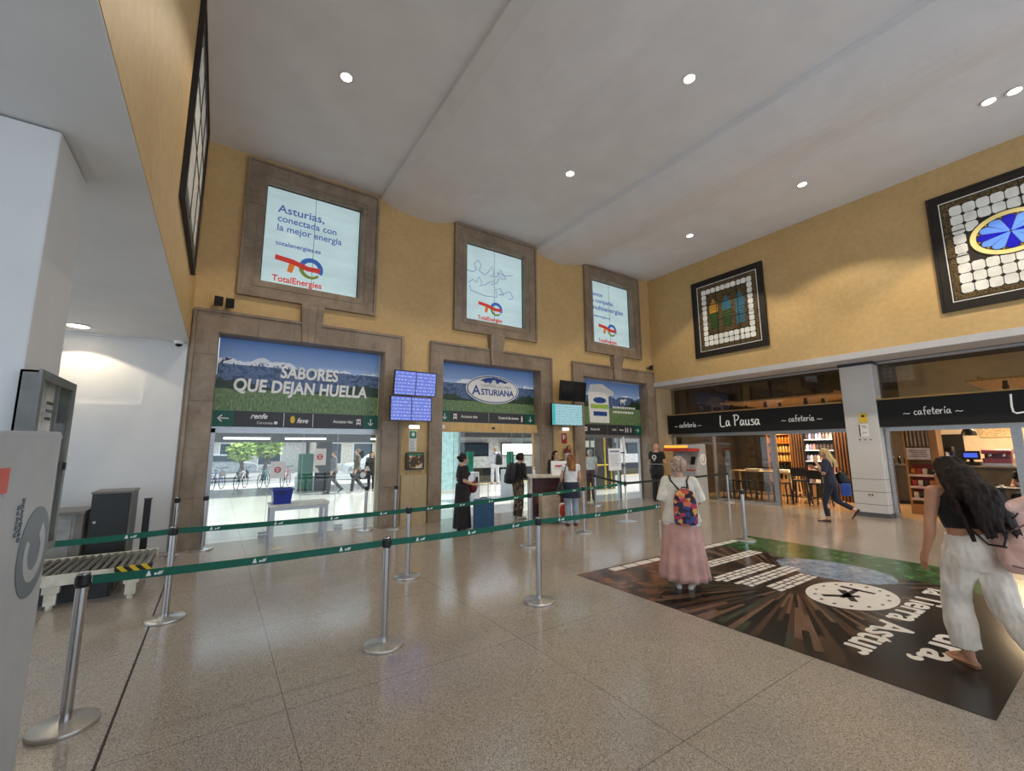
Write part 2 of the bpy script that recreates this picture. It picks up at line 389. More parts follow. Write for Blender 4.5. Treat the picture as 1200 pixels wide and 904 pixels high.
# ---- platform hall behind the doors
M_dark = mat('dark_ceiling', (40, 40, 42), .7)
struct('ceiling', MB().box((-9, D+.3, 4.25), (30, 11.2, 4.5)).box((-9, 19, 4.25), (30, 23, 4.5)), M_dark)
struct('trim_12', MB().box((-9, 19.0, 2.02), (8.5, 19.3, 4.25)).box((8.5, 19.0, 2.34), (30, 19.3, 4.25)), mat('dark_header', (44, 42, 40), .6))
struct('trim_13', MB().box((3.95, 19.4, 2.1), (9.5, 19.5, 2.42)), mat('grey_bulkhead', (120, 122, 124), .6))
# ---- cafe shell
M_cwall = mat('cream_tiled_wall', (232, 214, 182), .35, var=.05, vs=3)
M_cdark = mat('dark_brown_wall', (58, 46, 36), .6, var=.2, vs=2)
struct('wall_cafe_back', MB().box((20.3, -6, 0), (20.6, D+.3, 4.6)), M_cwall)
struct('wall_cafe_end', MB().box((XG+.2, D-.2, 0), (20.3, D+.3, 4.6)), M_cdark)
struct('wall_cafe_side', MB().box((17.75, 4.9, 0), (20.3, D-.2, 4.6)), M_cdark)
struct('ceiling', MB().box((R+.9, -6, 4.6), (20.6, D+.3, 4.8)), M_dark)
# suspended timber ceiling rafts
M_raft = mat('pale_timber', (196, 152, 98), .5, var=.2, vs=3, vstretch=(1, 10, 1))
def raft(n, x0, x1, y0, y1, z):
    mb = MB()
    k = int((x1-x0)/.16)
    for i in range(k): mb.box((x0+(x1-x0)*i/k, y0, z), (x0+(x1-x0)*(i+.88)/k, y1, z+.05))
    mb.box((x0, y0+.2, z+.05), (x1, y0+.26, z+.12)).box((x0, y1-.26, z+.05), (x1, y1-.2, z+.12)); return struct('ceiling', mb, M_raft)
raft(1, 14.6, 17.5, 4.7, 8.4, 3.22); raft(2, 14.6, 18.5, -3, 2.3, 3.22)
# ================================================================ ADVERTS, BANNERS, SIGNS
M_ink = mat('blue_ink', (78, 100, 170), .6, var=.05, em=.3); M_red = mat('logo_red', (214, 62, 52), .5, var=.05, em=.25); M_org = mat('logo_orange', (226, 128, 52), .5, var=.05, em=.25)
M_lblue = mat('logo_blue', (58, 110, 190), .5, var=.05, em=.25); M_lgrn = mat('logo_green', (160, 196, 84), .5, var=.05); M_wht = mat('white_print', (238, 238, 236), .5, var=.02)
def lit_panel(name, c, es):
    t = NT(name); X, Y, Z = t.xyz()
    s = t.noise(2.0, t.mapv((.35, 1, 1.6)), 3)
    k = t.ramp(s, [(.3, [x*.93 for x in c]), (.7, c)]); t.set(col=k, rough=.12, em=k, es=es); return t.m
M_poster = lit_panel('backlit_poster', (196, 222, 226), .42)
def arc(mb, c, r, wd, a0, a1, d, n=16, wd1=None):
    c = V(c); rings = []
    for i in range(n+1):
        a = math.radians(a0+(a1-a0)*i/n); u = V((math.cos(a), 0, math.sin(a))); ww = wd+(wd1-wd)*i/n if wd1 else wd
        rings.append([c+u*(r-ww/2), c+u*(r+ww/2), c+u*(r+ww/2)+V((0, -d, 0)), c+u*(r-ww/2)+V((0, -d, 0))])
    mb.loft(rings); return mb
def energy_logo(parent, cx, cz, k, y):
    c = V((cx, y, cz))
    arc(MB(), c+V((.27*k, 0, -.02*k)), .20*k, .10*k, 165, -25, .006).build('logo_arc', M_lblue, parent)
    arc(MB(), c+V((.27*k, 0, -.02*k)), .20*k, .09*k, 180, 320, .005, wd1=.05*k).build('logo_arc', M_lgrn, parent)
    MB().tube([(cx-.44*k, y-.004, cz+.10*k), (cx-.1*k, y-.004, cz+.06*k), (cx+.2*k, y-.004, cz-.03*k), (cx+.45*k, y-.004, cz-.03*k)], [.055*k]*4, 8).build('logo_bar', M_red, parent)
    MB().prism([(cx-.16*k, y-.003, cz+.03*k), (cx-.05*k, y-.003, cz), (cx-.1*k, y-.003, cz-.2*k), (cx-.2*k, y-.003, cz-.17*k)], (0, -.006, 0)).build('logo_stem', M_org, parent)
PL = ['backlit advert with a three line blue slogan in the leftmost high stone window', 'backlit advert with a looping line drawing in the middle high stone window', 'backlit advert with blue slogan in the high stone window nearest the corner']
YP = D+.13
for i, (a, b) in enumerate(wins):
    win = tag(MB().box((a, YP+.02, WZ0), (b, YP+.05, WZ1)).build('window_%d' % (i+1), M_dark), kind='structure')
    p = thing('advert_poster', PL[i], 'advert', (a, YP, WZ0), 'high window adverts')
    MB().box((a+.03, YP, WZ0+.03), (b-.03, YP+.015, WZ1-.03)).build('panel', M_poster, p)
    MB().box((a, YP-.012, WZ0), (a+.03, YP+.018, WZ1)).box((b-.03, YP-.012, WZ0), (b, YP+.018, WZ1)).box((a+.03, YP-.012, WZ1-.03), (b-.03, YP+.018, WZ1)).box((a+.03, YP-.012, WZ0), (b-.03, YP+.018, WZ0+.03)).box(((a+b)/2-.004, YP-.003, WZ0+.03), ((a+b)/2+.004, YP-.0005, WZ1-.03)).build('frame', M_blk, p)
    y = YP-.004; cx = [1.15, 6.05, 10.75][i]; k = [1., .82, .9][i]
    energy_logo(p, cx, [5.72, 5.66, 5.75][i], k, y)
    text('TotalEnergies', .19*k, (cx+.02, y, [5.29, 5.28, 5.27][i]), '-Y', M_red, p, bold=.004, width=.98*k)
    if i == 0:
        text('Asturias,', .25, (.70, y, 6.85), '-Y', M_ink, p, width=.94, align='LEFT', bold=.003)
        text('conectada con', .21, (.70, y, 6.64), '-Y', M_ink, p, width=1.20, align='LEFT', bold=.002)
        text('la mejor energía', .21, (.70, y, 6.43), '-Y', M_ink, p, width=1.32, align='LEFT', bold=.002)
        text('totalenergies.es', .13, (.70, y, 6.10), '-Y', M_ink, p, width=.90, align='LEFT', bold=.002)
    elif i == 2:
        text('somos', .2, (10.03, y, 6.86), '-Y', M_ink, p, width=.55, align='LEFT', bold=.002)
        text('la compañía', .2, (10.03, y, 6.63), '-Y', M_ink, p, width=1.05, align='LEFT', bold=.002)
        text('multienergías', .22, (10.03, y, 6.38), '-Y', M_ink, p, width=1.55, align='LEFT', bold=.003)
        text('totalenergies.es', .12, (10.03, y, 6.12), '-Y', M_ink, p, width=.9, align='LEFT')
    else:
        mb = MB()
        for pts in ([(5.3, 6.62), (5.5, 6.6), (5.62, 6.68), (5.55, 6.85), (5.66, 6.98), (5.78, 6.86), (5.7, 6.68), (5.9, 6.6), (6.02, 6.72), (6.12, 6.9), (6.2, 6.7), (6.06, 6.6), (6.3, 6.64), (6.42, 6.86), (6.6, 6.62), (6.46, 6.6), (6.3, 6.76), (6.62, 6.72), (6.85, 6.8)],
                    [(5.36, 6.25), (5.5, 6.38), (5.62, 6.32), (5.7, 6.5), (5.8, 6.36), (5.72, 6.24), (5.9, 6.3), (6.05, 6.42), (6.2, 6.5), (6.1, 6.34), (6.3, 6.44), (6.36, 6.6)],
                    [(5.4, 6.2), (5.45, 6.05), (5.9, 5.98), (6.3, 6.02), (6.25, 6.24), (6.4, 6.3), (6.52, 6.12), (6.36, 6.1), (6.6, 6.2), (6.75, 6.28), (6.86, 6.1), (6.7, 6.02)]): mb.tube([(x, y, z) for x, z in pts], .008, 5)
        mb.build('line_drawing', M_ink, p)

def landscape(name, sx, sz, seed, base, amp, field):
    """printed mountain landscape, object space: x 0..sx, z 0..sz"""
    t = NT(name); X, Y, Z = t.xyz(); u = t.math('DIVIDE', X, sx); v = t.math('DIVIDE', Z, sz)
    cvec = lambda k, o: t.n('ShaderNodeCombineXYZ', {0: t.math('ADD', t.math('MULTIPLY', u, k), o), 1: .5, 2: .5}).outputs[0]
    h = t.math('ADD', t.math('ADD', base, t.math('MULTIPLY', t.math('SUBTRACT', t.noise(1., cvec(3.6, seed), 4, .55), .5), amp)), t.math('MULTIPLY', t.math('SUBTRACT', t.noise(1., cvec(17., seed), 5, .6), .5), .16))
    sky = t.ramp(v, [(.55, (158, 182, 218)), (1., (84, 124, 186))])
    nn = t.noise(5, t.mapv((1., 1, 1.)), 8, .72, .8); rg = t.math('ABSOLUTE', t.math('SUBTRACT', nn, .5))
    rock = t.ramp(rg, [(.0, (96, 116, 152)), (.05, (56, 78, 116)), (.16, (32, 48, 80))])
    dpt = t.math('SUBTRACT', h, v)
    sn = t.math('MULTIPLY', t.math('GREATER_THAN', t.math('ADD', t.math('MULTIPLY', rg, -1.5), t.math('SUBTRACT', .17, dpt)), .0), t.math('GREATER_THAN', v, base-.04))
    rock = t.mix(sn, rock, lin((214, 220, 232)))
    k = t.mix(t.math('GREATER_THAN', h, v), sky, rock)
    tl = t.math('ADD', field, t.math('MULTIPLY', t.math('MULTIPLY', t.noise(3.2, t.mapv((1, 1, .15)), 5), t.math('ABSOLUTE', t.math('SUBTRACT', u, .45))), .8))
    k = t.mix(t.math('GREATER_THAN', tl, v), k, t.ramp(t.noise(14, detail=5), [(.3, (18, 34, 26)), (.7, (44, 66, 44))]))
    gr = t.ramp(t.noise(30, t.mapv((1, 1, .3)), 6, .8), [(.34, (54, 78, 48)), (.5, (92, 118, 74)), (.68, (142, 158, 116))])
    k = t.mix(t.math('GREATER_THAN', t.math('ADD', field, t.math('MULTIPLY', t.noise(5, detail=4), .05)), v), k, gr)
    t.set(col=k, rough=.35, em=k, es=.10); return t.m
M_sgreen = mat('sign_green', (0, 84, 66), .4, var=.04, em=.05); M_sgrey = mat('sign_charcoal', (52, 52, 56), .4, var=.05); M_yell = mat('sign_yellow', (226, 190, 60), .5, var=.05)
YB = D+.28
def banner(name, label, x0, x1, z0, z1, m):
    b = thing(name, label, 'advert', (x0, YB, z0), 'landscape banners over the doors')
    MB().box((x0, YB, z0), (x1, YB+.03, z1)).build('panel', m, b); return b
b1 = banner('advert_banner', 'mountain landscape banner reading SABORES QUE DEJAN HUELLA over the leftmost doorway', -.12, 3.06, 2.52, 3.97, landscape('banner_print_a', 3.18, 1.45, 2.3, .68, .62, .27))
M_brush = mat('brush_white', (240, 240, 238), .5, var=.03)
for s, sz, cx, z, wd in (('SABORES', .36, 1.56, 3.25, 1.16), ('QUE DEJAN HUELLA', .36, 1.47, 2.92, 2.62)): text(s, sz, (cx, YB-.006, z), '-Y', M_brush, b1, bold=.012, width=wd, shear=.08)
b2 = banner('advert_banner', 'mountain landscape banner with white oval ASTURIANA emblem over the middle doorway', 4.585, 7.675, 2.72, 3.97, landscape('banner_print_b', 3.09, 1.25, 7.7, .64, .6, .20))
def oval(c, rx, rz, d, n=48): return MB().prism([V(c)+V((rx*math.cos(2*PI*k/n), 0, rz*math.sin(2*PI*k/n))) for k in range(n)], (0, -d, 0))
M_navy = mat('emblem_blue', (34, 74, 150), .4, var=.05)
oc = V((6.26, YB-.002, 3.36))
oval(oc, .86, .40, .006).build('emblem_rim', M_wht, b2); oval(oc+V((0, -.006, 0)), .83, .375, .004).build('emblem_band', M_navy, b2); oval(oc+V((0, -.010, 0)), .80, .35, .004).build('emblem_field', M_wht, b2)
pk = [(-.42, .235), (-.25, .31), (0, .345), (.25, .31), (.50, .235), (.38, .19), (.24, .235), (.12, .16), (.06, .27), (-.02, .27), (-.1, .15), (-.16, .20), (-.26, .17), (-.34, .22)]
MB().prism([oc+V((x, -.0145, z)) for x, z in pk], (0, -.003, 0)).build('emblem_peaks', M_navy, b2)
text('STURIANA', .235, oc+V((.14, -.016, -.16)), '-Y', M_navy, b2, bold=.006, width=1.08); text('A', .36, oc+V((-.55, -.016, -.165)), '-Y', M_navy, b2, bold=.006, width=.26)
text('CENTRAL LECHERA', .10, oc+V((.1, -.016, .055)), '-Y', mat('emblem_grey', (150, 150, 160), .5), b2, width=1.0)
b3 = banner('advert_banner', 'mountain landscape banner with white milk carton over the doorway nearest the corner', 9.41, 12.45, 2.50, 3.96, landscape('banner_print_c', 3.04, 1.46, 4.1, .70, .6, .36))
MB().prism([(9.95, YB-.002, 2.55), (10.85, YB-.002, 2.55), (10.85, YB-.002, 3.45), (11.1, YB-.002, 3.5), (11.1, YB-.002, 3.62), (10.55, YB-.002, 3.86), (10.0, YB-.002, 3.8), (9.9, YB-.002, 3.5)], (0, -.01, 0)).build('carton_picture', M_wht, b3)
MB().box((10.12, YB-.02, 2.78), (10.74, YB-.012, 2.92)).build('carton_panel', M_navy, b3)
oval(V((10.42, YB-.012, 3.3)), .3, .1, .006).build('carton_emblem', M_navy, b3); MB().box((10.0, YB-.02, 3.02), (10.82, YB-.012, 3.16)).build('carton_meadow', M_lgrn, b3)
mb = MB()
for r_, (xa, xb) in enumerate(((11.05, 12.2), (11.05, 12.1))):
    x = xa
    while x < xb: wdt = random.uniform(.05, .16); mb.box((x, YB-.008, 3.06-r_*.16), (min(x+wdt, xb), YB-.001, 3.13-r_*.16)); x += wdt+.03
mb.build('caption', M_wht, b3)
mb = MB(); mb.ell((11.55, YB-.004, 3.33), (.13, .008, .06)).ell((11.7, YB-.004, 3.38), (.05, .008, .04)).box((11.45, YB-.008, 3.2), (11.48, YB-.001, 3.3)).box((11.62, YB-.008, 3.2), (11.65, YB-.001, 3.3)); mb.build('cow_picture', M_wht, b3)
def arrow(parent, c, d, s, y):
    d = V(d); n = V((d.z, 0, -d.x)); c = V(c)
    mb = MB(); mb.bar(c-d*s, c+d*s*.9, s*.26, .006, (0, 1, 0))
    for sg in (1, -1): mb.bar(c+d*s, c+d*s*.25+n*sg*s*.72, s*.26, .006, (0, 1, 0))
    mb.build('arrow', M_wht, parent)
def man_icon(parent, x, z, s, y):
    mb = MB(); mb.ell((x, y, z+.4*s), (.11*s, .004, .11*s), 8); mb.box((x-.16*s, y-.004, z-.1*s), (x+.16*s, y, z+.26*s)); mb.box((x-.14*s, y-.004, z-.5*s), (x-.02*s, y, z-.1*s)); mb.box((x+.02*s, y-.004, z-.5*s), (x+.14*s, y, z-.1*s)); mb.build('icon', M_wht, parent)
def train_icon(parent, x, z, s, y):
    mb = MB(); mb.box((x-.3*s, y-.004, z-.28*s), (x+.3*s, y, z-.08*s)); mb.box((x-.3*s, y-.004, z+.2*s), (x+.3*s, y, z+.42*s)); mb.box((x-.3*s, y-.004, z-.08*s), (x-.22*s, y, z+.2*s)); mb.box((x+.22*s, y-.004, z-.08*s), (x+.3*s, y, z+.2*s)); mb.box((x-.04*s, y-.004, z-.08*s), (x+.04*s, y, z+.2*s))
    for sg in (1, -1): mb.bar((x+sg*.16*s, y-.002, z-.28*s), (x+sg*.3*s, y-.002, z-.46*s), .06*s, .004, (0, 1, 0))
    mb.build('icon', M_wht, parent)
def dsign(label, x0, x1, z0, z1):
    s = thing('direction_sign', label, 'sign', (x0, YB-.02, z0), 'direction signs over the doors')
    MB().box((x0, YB-.02, z0), (x1, YB+.03, z1)).build('panel', M_sgrey, s); return s
ys = YB-.024
s1 = dsign('charcoal direction sign with left and down arrows under the leftmost banner', -.12, 3.06, 2.20, 2.515)
MB().box((-.12, ys, 2.20), (.22, YB-.0201, 2.515)).build('green_field', M_sgreen, s1); MB().box((2.74, ys, 2.20), (3.06, YB-.0201, 2.515)).build('green_field', M_sgreen, s1)
arrow(s1, (.05, ys-.003, 2.36), (-1, 0, 0), .09, ys); arrow(s1, (2.9, ys-.003, 2.355), (0, 0, -1), .075, ys)
text('renfe', .15, (.50, ys, 2.37), '-Y', M_wht, s1, shear=.35, bold=.004, align='LEFT', width=.3); text('Cercanías', .08, (.62, ys, 2.26), '-Y', M_wht, s1, align='LEFT', width=.28); MB().ell((.96, ys, 2.29), (.035, .004, .035), 8).build('icon', M_wht, s1)
MB().box((1.10, ys, 2.22), (1.112, YB-.0201, 2.5)).box((1.66, ys, 2.22), (1.672, YB-.0201, 2.5)).build('divider', M_alu, s1)
MB().ell((1.27, ys, 2.37), (.045, .005, .08), 10).build('icon', M_yell, s1); text('feve', .15, (1.35, ys, 2.30), '-Y', M_wht, s1, shear=.3, bold=.004, align='LEFT', width=.22)
text('Accesos vías', .10, (2.08, ys, 2.32), '-Y', M_wht, s1, align='LEFT', width=.42, bold=.002); train_icon(s1, 2.63, 2.35, .16, ys)
s2 = dsign('charcoal direction sign with two down arrows over the wooden lintel of the middle doorway', 4.585, 7.675, 2.43, 2.715)
MB().box((4.585, ys, 2.43), (4.92, YB-.0201, 2.715)).build('green_field', M_sgreen, s2); MB().box((7.36, ys, 2.43), (7.675, YB-.0201, 2.715)).build('green_field', M_sgreen, s2)
arrow(s2, (4.78, ys-.003, 2.57), (0, 0, -1), .075, ys); arrow(s2, (7.52, ys-.003, 2.57), (0, 0, -1), .075, ys); train_icon(s2, 5.08, 2.57, .17, ys)
text('Accesos vías', .11, (5.25, ys, 2.545), '-Y', M_wht, s2, align='LEFT', width=.5, bold=.002); text('Control de acceso', .11, (6.42, ys, 2.545), '-Y', M_wht, s2, align='LEFT', width=.68, bold=.002); man_icon(s2, 7.22, 2.57, .17, ys)
MB().box((6.10, ys, 2.45), (6.112, YB-.0201, 2.7)).build('divider', M_alu, s2)
s3 = dsign('charcoal direction sign with right arrow and toilet symbols by the corner doorway', 9.41, 12.45, 2.16, 2.495)
MB().box((12.05, ys, 2.16), (12.45, YB-.0201, 2.495)).build('green_field', M_sgreen, s3); arrow(s3, (12.22, ys-.003, 2.325), (1, 0, 0), .085, ys)
train_icon(s3, 9.75, 2.33, .17, ys); text('Accesos vías', .11, (9.95, ys, 2.30), '-Y', M_wht, s3, align='LEFT', width=.42, bold=.002); text('Salida', .1, (10.95, ys, 2.30), '-Y', M_wht, s3, align='LEFT', width=.2); text('Aseos', .1, (11.3, ys, 2.30), '-Y', M_wht, s3, align='LEFT', width=.22)
for x in (11.62, 11.72): man_icon(s3, x, 2.33, .17, ys)
man_icon(s3, 11.88, 2.33, .17, ys); MB().box((11.2, ys, 2.18), (11.21, YB-.0201, 2.48)).box((10.72, ys, 2.18), (10.73, YB-.0201, 2.48)).build('divider', M_alu, s3)

# ================================================================ GLASS DOORS
M_stick = mat('white_sticker', (235, 238, 238), .5, var=.02)
YD = D+.36
def sticker(x, z, p, s=.07):
    MB().prism([(x-s, YD-.014, z-s*.8), (x+s, YD-.014, z-s*.8), (x+s*.35, YD-.014, z+s*.7), (x-s*.35, YD-.014, z+s*.7)], (0, .003, 0)).build('sticker', M_stick, p)
def pane(p, x0, x1, z0, z1, y=YD):
    g = MB().box((x0+.004, y-.005, z0), (x1-.004, y+.005, z1)).build('pane', M_glass, p)
    MB().box((x0, y-.009, z0), (x0+.005, y+.009, z1)).build('pane_edge', M_alu, g); return g
dr = tag(MB().box((-.128, YD-.06, 0), (-.06, YD+.06, 2.16)).box((-.128, YD-.06, 2.08), (3.07, YD+.06, 2.2)).build('door_1', M_alu), kind='structure')
for a, b in ((-.06, .90), (.90, 1.52), (1.52, 2.22), (2.22, 3.07)): pane(dr, a, b, .02, 2.08)
for x in (.12, 1.33, 1.80, 2.53, 2.90): sticker(x, 1.30, dr)
for x in (.86, 2.30): MB().box((x-.06, YD-.035, .0), (x+.1, YD+.035, .05)).box((x-.06, YD-.035, .07), (x+.1, YD+.035, .11)).build('hinge_shoe', M_alu, dr)
M_noent = mat('no_entry_red', (200, 50, 60), .5)
def notice(label, x0, x1, z0, z1):
    n = thing('door_notice', label, 'notice', (x0, YD-.02, z0), 'no entry notices on the glass')
    MB().box((x0, YD-.022, z0), (x1, YD-.012, z1)).build('sheet', M_wht, n)
    c = V(((x0+x1)/2, YD-.023, (z0+z1)/2)); arc(MB(), c, .05, .022, 0, 360, .004).build('ring', M_noent, n); MB().box(c+V((-.04, -.004, -.008)), c+V((.04, 0, .008))).build('bar', M_noent, n)
notice('white no entry notice on the glass above the blue tray', .93, 1.2, 1.16, 1.5); notice('white no entry notice on the glass right of the green cabinet', 1.74, 1.99, 1.40, 1.76)
d2 = tag(MB().box((4.60, YD-.02, 2.36), (7.66, YD+.1, 2.44)).build('door_2', M_alu), kind='structure')
M_beech = mat('beech_panel', (206, 170, 112), .45, var=.1, vs=2, vstretch=(8, 1, 1))
MB().rbox((4.59, D+.12, 2.17), (7.67, YD+.05, 2.405), .02, 0, 3).build('lintel', M_beech, d2); MB().rbox((7.5, D+.1, 2.17), (7.68, D+.2, 2.26), .01).build('lintel_end', M_beech, d2)
MB().ell((6.17, D+.115, 2.28), (.05, .02, .035), 10).build('sensor', M_blk, d2); MB().box((4.62, D+.112, 2.24), (4.72, D+.12, 2.34)).build('sticker', M_stick, d2)
for a, b in ((4.62, 5.12), (5.12, 5.45), (6.95, 7.35), (7.35, 7.66)): pane(d2, a, b, .02, 2.36, YD+.04)
d3 = tag(MB().box((9.41, YD-.05, 2.06), (12.45, YD+.05, 2.16)).box((11.28, YD-.05, 0), (11.36, YD+.05, 2.06)).box((12.38, YD-.05, 0), (12.45, YD+.05, 2.06)).build('door_3', M_alu), kind='structure')
pane(d3, 9.42, 10.2, .02, 2.06); pane(d3, 10.2, 11.28, .02, 2.06)

# ================================================================ SCREENS, WALL FITTINGS
def rowscreen(name, bgc, fg, hd, es, rows, cols):
    t = NT(name); X, Y, Z = t.xyz()
    rw = t.math('FRACT', t.math('MULTIPLY', Z, rows)); cl = t.math('FRACT', t.math('MULTIPLY', X, cols))
    n = t.noise(1, t.n('ShaderNodeCombineXYZ', {0: t.math('MULTIPLY', X, 26), 1: t.math('FLOOR', t.math('MULTIPLY', Z, rows)), 2: 0.}).outputs[0], 2)
    m = t.math('MULTIPLY', t.math('MULTIPLY', t.math('GREATER_THAN', rw, .45), t.math('LESS_THAN', rw, .75)), t.math('GREATER_THAN', n, .52))
    ln = t.math('LESS_THAN', rw, .1)
    k = t.mix(m, lin(bgc), lin(fg)); k = t.mix(ln, k, lin(hd)); t.set(col=lin((10, 10, 12)), rough=.2, em=k, es=es); return t.m
M_blue = rowscreen('departures_blue', (120, 140, 240), (206, 214, 255), (84, 92, 200), .62, 13, 3)
M_cyan = rowscreen('timetable_cyan', (176, 224, 232), (90, 120, 140), (150, 206, 220), .62, 14, 3)
def monitor(label, x0, x1, z0, z1, y, tilt, sm, split):
    wd, h = x1-x0, z1-z0
    s = thing('information_screen', label, 'screen', ((x0+x1)/2, y, z0), 'hall information screens')
    mt = Matrix.Rotation(tilt, 4, 'X')
    MB().box((-wd/2, 0, 0), (wd/2, .06, h), mt).build('housing', M_blk, s, local=True)
    MB().box((-wd/2+.02, -.004, .02), (wd/2-.02, 0, h-.02), mt).build('display', sm, s, local=True)
    if split: MB().box((-.008, -.008, .02), (.008, -.004, h-.02), mt).build('divider', M_blk, s, local=True)
    q = mt @ V((0, .06, h/2)); MB().box((-.12, q.y-.01, q.z-.1), (.12, q.y+.03, q.z+.1)).bar((0, q.y, q.z), (0, D-y-.06, h/2), .08, .08).box((-.12, D-y-.09, h/2-.12), (.12, D-y-.002, h/2+.12)).build('bracket', M_blk, s, local=True)
    return s
monitor('blue departures screen left of the middle doorway, upper of the pair', 3.17, 4.19, 2.945, 3.515, D-.47, math.radians(7), M_blue, True)
monitor('blue departures screen left of the middle doorway, lower of the pair', 3.12, 4.11, 2.365, 2.935, D-.45, 0, M_blue, True)
monitor('switched off black screen between the middle and corner doorways', 8.06, 9.06, 3.09, 3.68, D-.47, math.radians(7), mat('dark_display', (12, 12, 14), .15), False)
cy = monitor('pale cyan timetable screen below the black screen', 7.76, 8.95, 2.37, 3.01, D-.45, 0, M_cyan, False)
MB().box((-.57, -.008, .03), (-.47, -.0045, .61)).build('index_strip', mat('teal_strip', (40, 160, 160), .4, em=.5), cy, local=True)
M_lampw = mat('lit_diffuser', (255, 250, 240), .4, em=3.)
def emlight(label, x, z):
    e = thing('emergency_light', label, 'light', (x, D, z), 'wall emergency lights')
    MB().rbox((x-.14, D-.09, z-.045), (x+.14, D-.001, z+.05), .02, 0).build('housing', M_wht, e); MB().rbox((x-.12, D-.1, z-.05), (x+.12, D-.09, z+.02), .015, 1).build('diffuser', M_lampw, e)
emlight('small lit emergency light under the blue departures screens', 3.835, 2.265); emlight('small lit emergency light above the fire extinguisher', 8.58, 2.30)
M_gsign = mat('safety_green', (40, 130, 100), .5)
g = thing('safety_sign', 'green safety sign on the yellow wall below the departures screens', 'sign', (3.84, D, 1.95)); MB().box((3.74, D-.012, 1.95), (3.94, D-.001, 2.17)).build('plate', M_wht, g); MB().box((3.755, D-.016, 1.99), (3.925, D-.0125, 2.16)).build('field', M_gsign, g); MB().ell((3.84, D-.018, 2.08), (.04, .003, .05), 8).build('icon', M_wht, g)
g = thing('paper_notice', 'white paper notice under the green safety sign', 'notice', (3.84, D, 1.68)); MB().box((3.745, D-.008, 1.68), (3.935, D-.001, 1.94)).build('sheet', M_wht, g)
mb = MB()
for k in range(7): mb.box((3.765, D-.0095, 1.90-k*.03), (3.915-random.uniform(0, .05), D-.0082, 1.91-k*.03))
mb.build('print', mat('grey_print', (120, 120, 125), .6), g)
g = thing('leaflet_box', 'dark leaflet box with a food picture beside the middle doorway', 'leaflet box', (3.88, D, 1.25))
MB().rbox((3.665, D-.10, 1.25), (4.10, D-.001, 1.655), .03, 1).build('box', mat('dark_green_box', (56, 64, 50), .4), g)
tt = NT('food_picture'); tt.set(col=tt.ramp(tt.noise(6, detail=4), [(.35, (70, 52, 36)), (.5, (190, 140, 96)), (.6, (226, 216, 200)), (.7, (110, 120, 80))], 'CONSTANT'), rough=.4)
MB().box((3.72, D-.106, 1.29), (4.05, D-.1, 1.58)).build('picture', tt.m, g); MB().box((3.70, D-.107, 1.59), (4.07, D-.1, 1.625)).build('heading_strip', M_gsign, g)
M_fred = mat('safety_red', (170, 34, 30), .4)
g = thing('fire_sign', 'red fire extinguisher sign on the yellow wall strip', 'sign', (8.585, D, 1.87)); MB().box((8.49, D-.012, 1.87), (8.685, D-.001, 2.17)).build('plate', M_fred, g); MB().box((8.53, D-.015, 1.98), (8.57, D-.0122, 2.13)).tube([(8.6, D-.015, 2.0), (8.62, D-.015, 2.08), (8.6, D-.015, 2.12)], .012, 6).build('icon', M_wht, g)
g = thing('fire_extinguisher', 'fire extinguisher with pale label hung on the yellow wall behind the desk', 'extinguisher', (8.6, D, 1.26))
MB().lathe([(.04, 1.27), (.085, 1.28), (.095, 1.31), (.095, 1.62), (.08, 1.68), (.035, 1.72), (.03, 1.74)], (8.6, D-.12, 0)).build('cylinder', mat('extinguisher_dark_red', (110, 28, 28), .3), g, smooth=True)
MB().lathe([(.0965, 1.36), (.0965, 1.58)], (8.6, D-.12, 0), caps=False).build('label', mat('grey_label', (186, 188, 190), .4), g, smooth=True)
MB().cyl((8.6, D-.12, 1.73), (8.6, D-.12, 1.79), .02).bar((8.6, D-.12, 1.78), (8.6, D-.26, 1.81), .025, .015).bar((8.6, D-.12, 1.76), (8.6, D-.24, 1.76), .02, .012).tube([(8.63, D-.13, 1.77), (8.71, D-.14, 1.74), (8.72, D-.15, 1.55), (8.70, D-.14, 1.4)], .011, 8).build('valve', M_blk, g)
MB().box((8.55, D-.03, 1.6), (8.65, D-.001, 1.7)).build('hook', M_alu, g)
def flood(label, x, z, rz):
    f = thing('loudspeaker', label, 'speaker', (x, D-.13, z), 'small wall loudspeakers', rz)
    MB().loft([[V((-.075, -.09, -.10)), V((.075, -.09, -.10)), V((.075, -.09, .10)), V((-.075, -.09, .10))], [V((-.045, .05, -.06)), V((.045, .05, -.06)), V((.045, .05, .06)), V((-.045, .05, .06))]]).build('cabinet', M_blk, f, .012, local=True)
    MB().box((-.065, -.096, -.09), (.065, -.0905, .09)).build('grille', mat('black_mesh', (14, 14, 15), .8), f, local=True); MB().cyl((0, .05, 0), (0, .125, 0), .02).build('mount', M_blk, f, local=True)
flood('small black loudspeaker over the leftmost doorway, left of the pair', -.20, 4.56, .12); flood('small black loudspeaker over the leftmost doorway, right of the pair', .0, 4.55, -.12); flood('small black loudspeaker in the far corner above the cafe front', 12.62, 4.55, .7)
g = thing('security_camera', 'white dome security camera under the low ceiling beside the leftmost stone surround', 'camera', (-.72, D-.2, ZS-.013)); MB().lathe([(.075, 0), (.075, -.04), (.06, -.055)], (0, 0, 0)).build('housing', M_wht, g, local=True, smooth=True); MB().lathe([(.055, -.055), (.05, -.08), (.03, -.1), (.004, -.108)], (0, 0, 0)).build('dome', mat('smoked_dome', (20, 22, 26), .1), g, local=True, smooth=True)
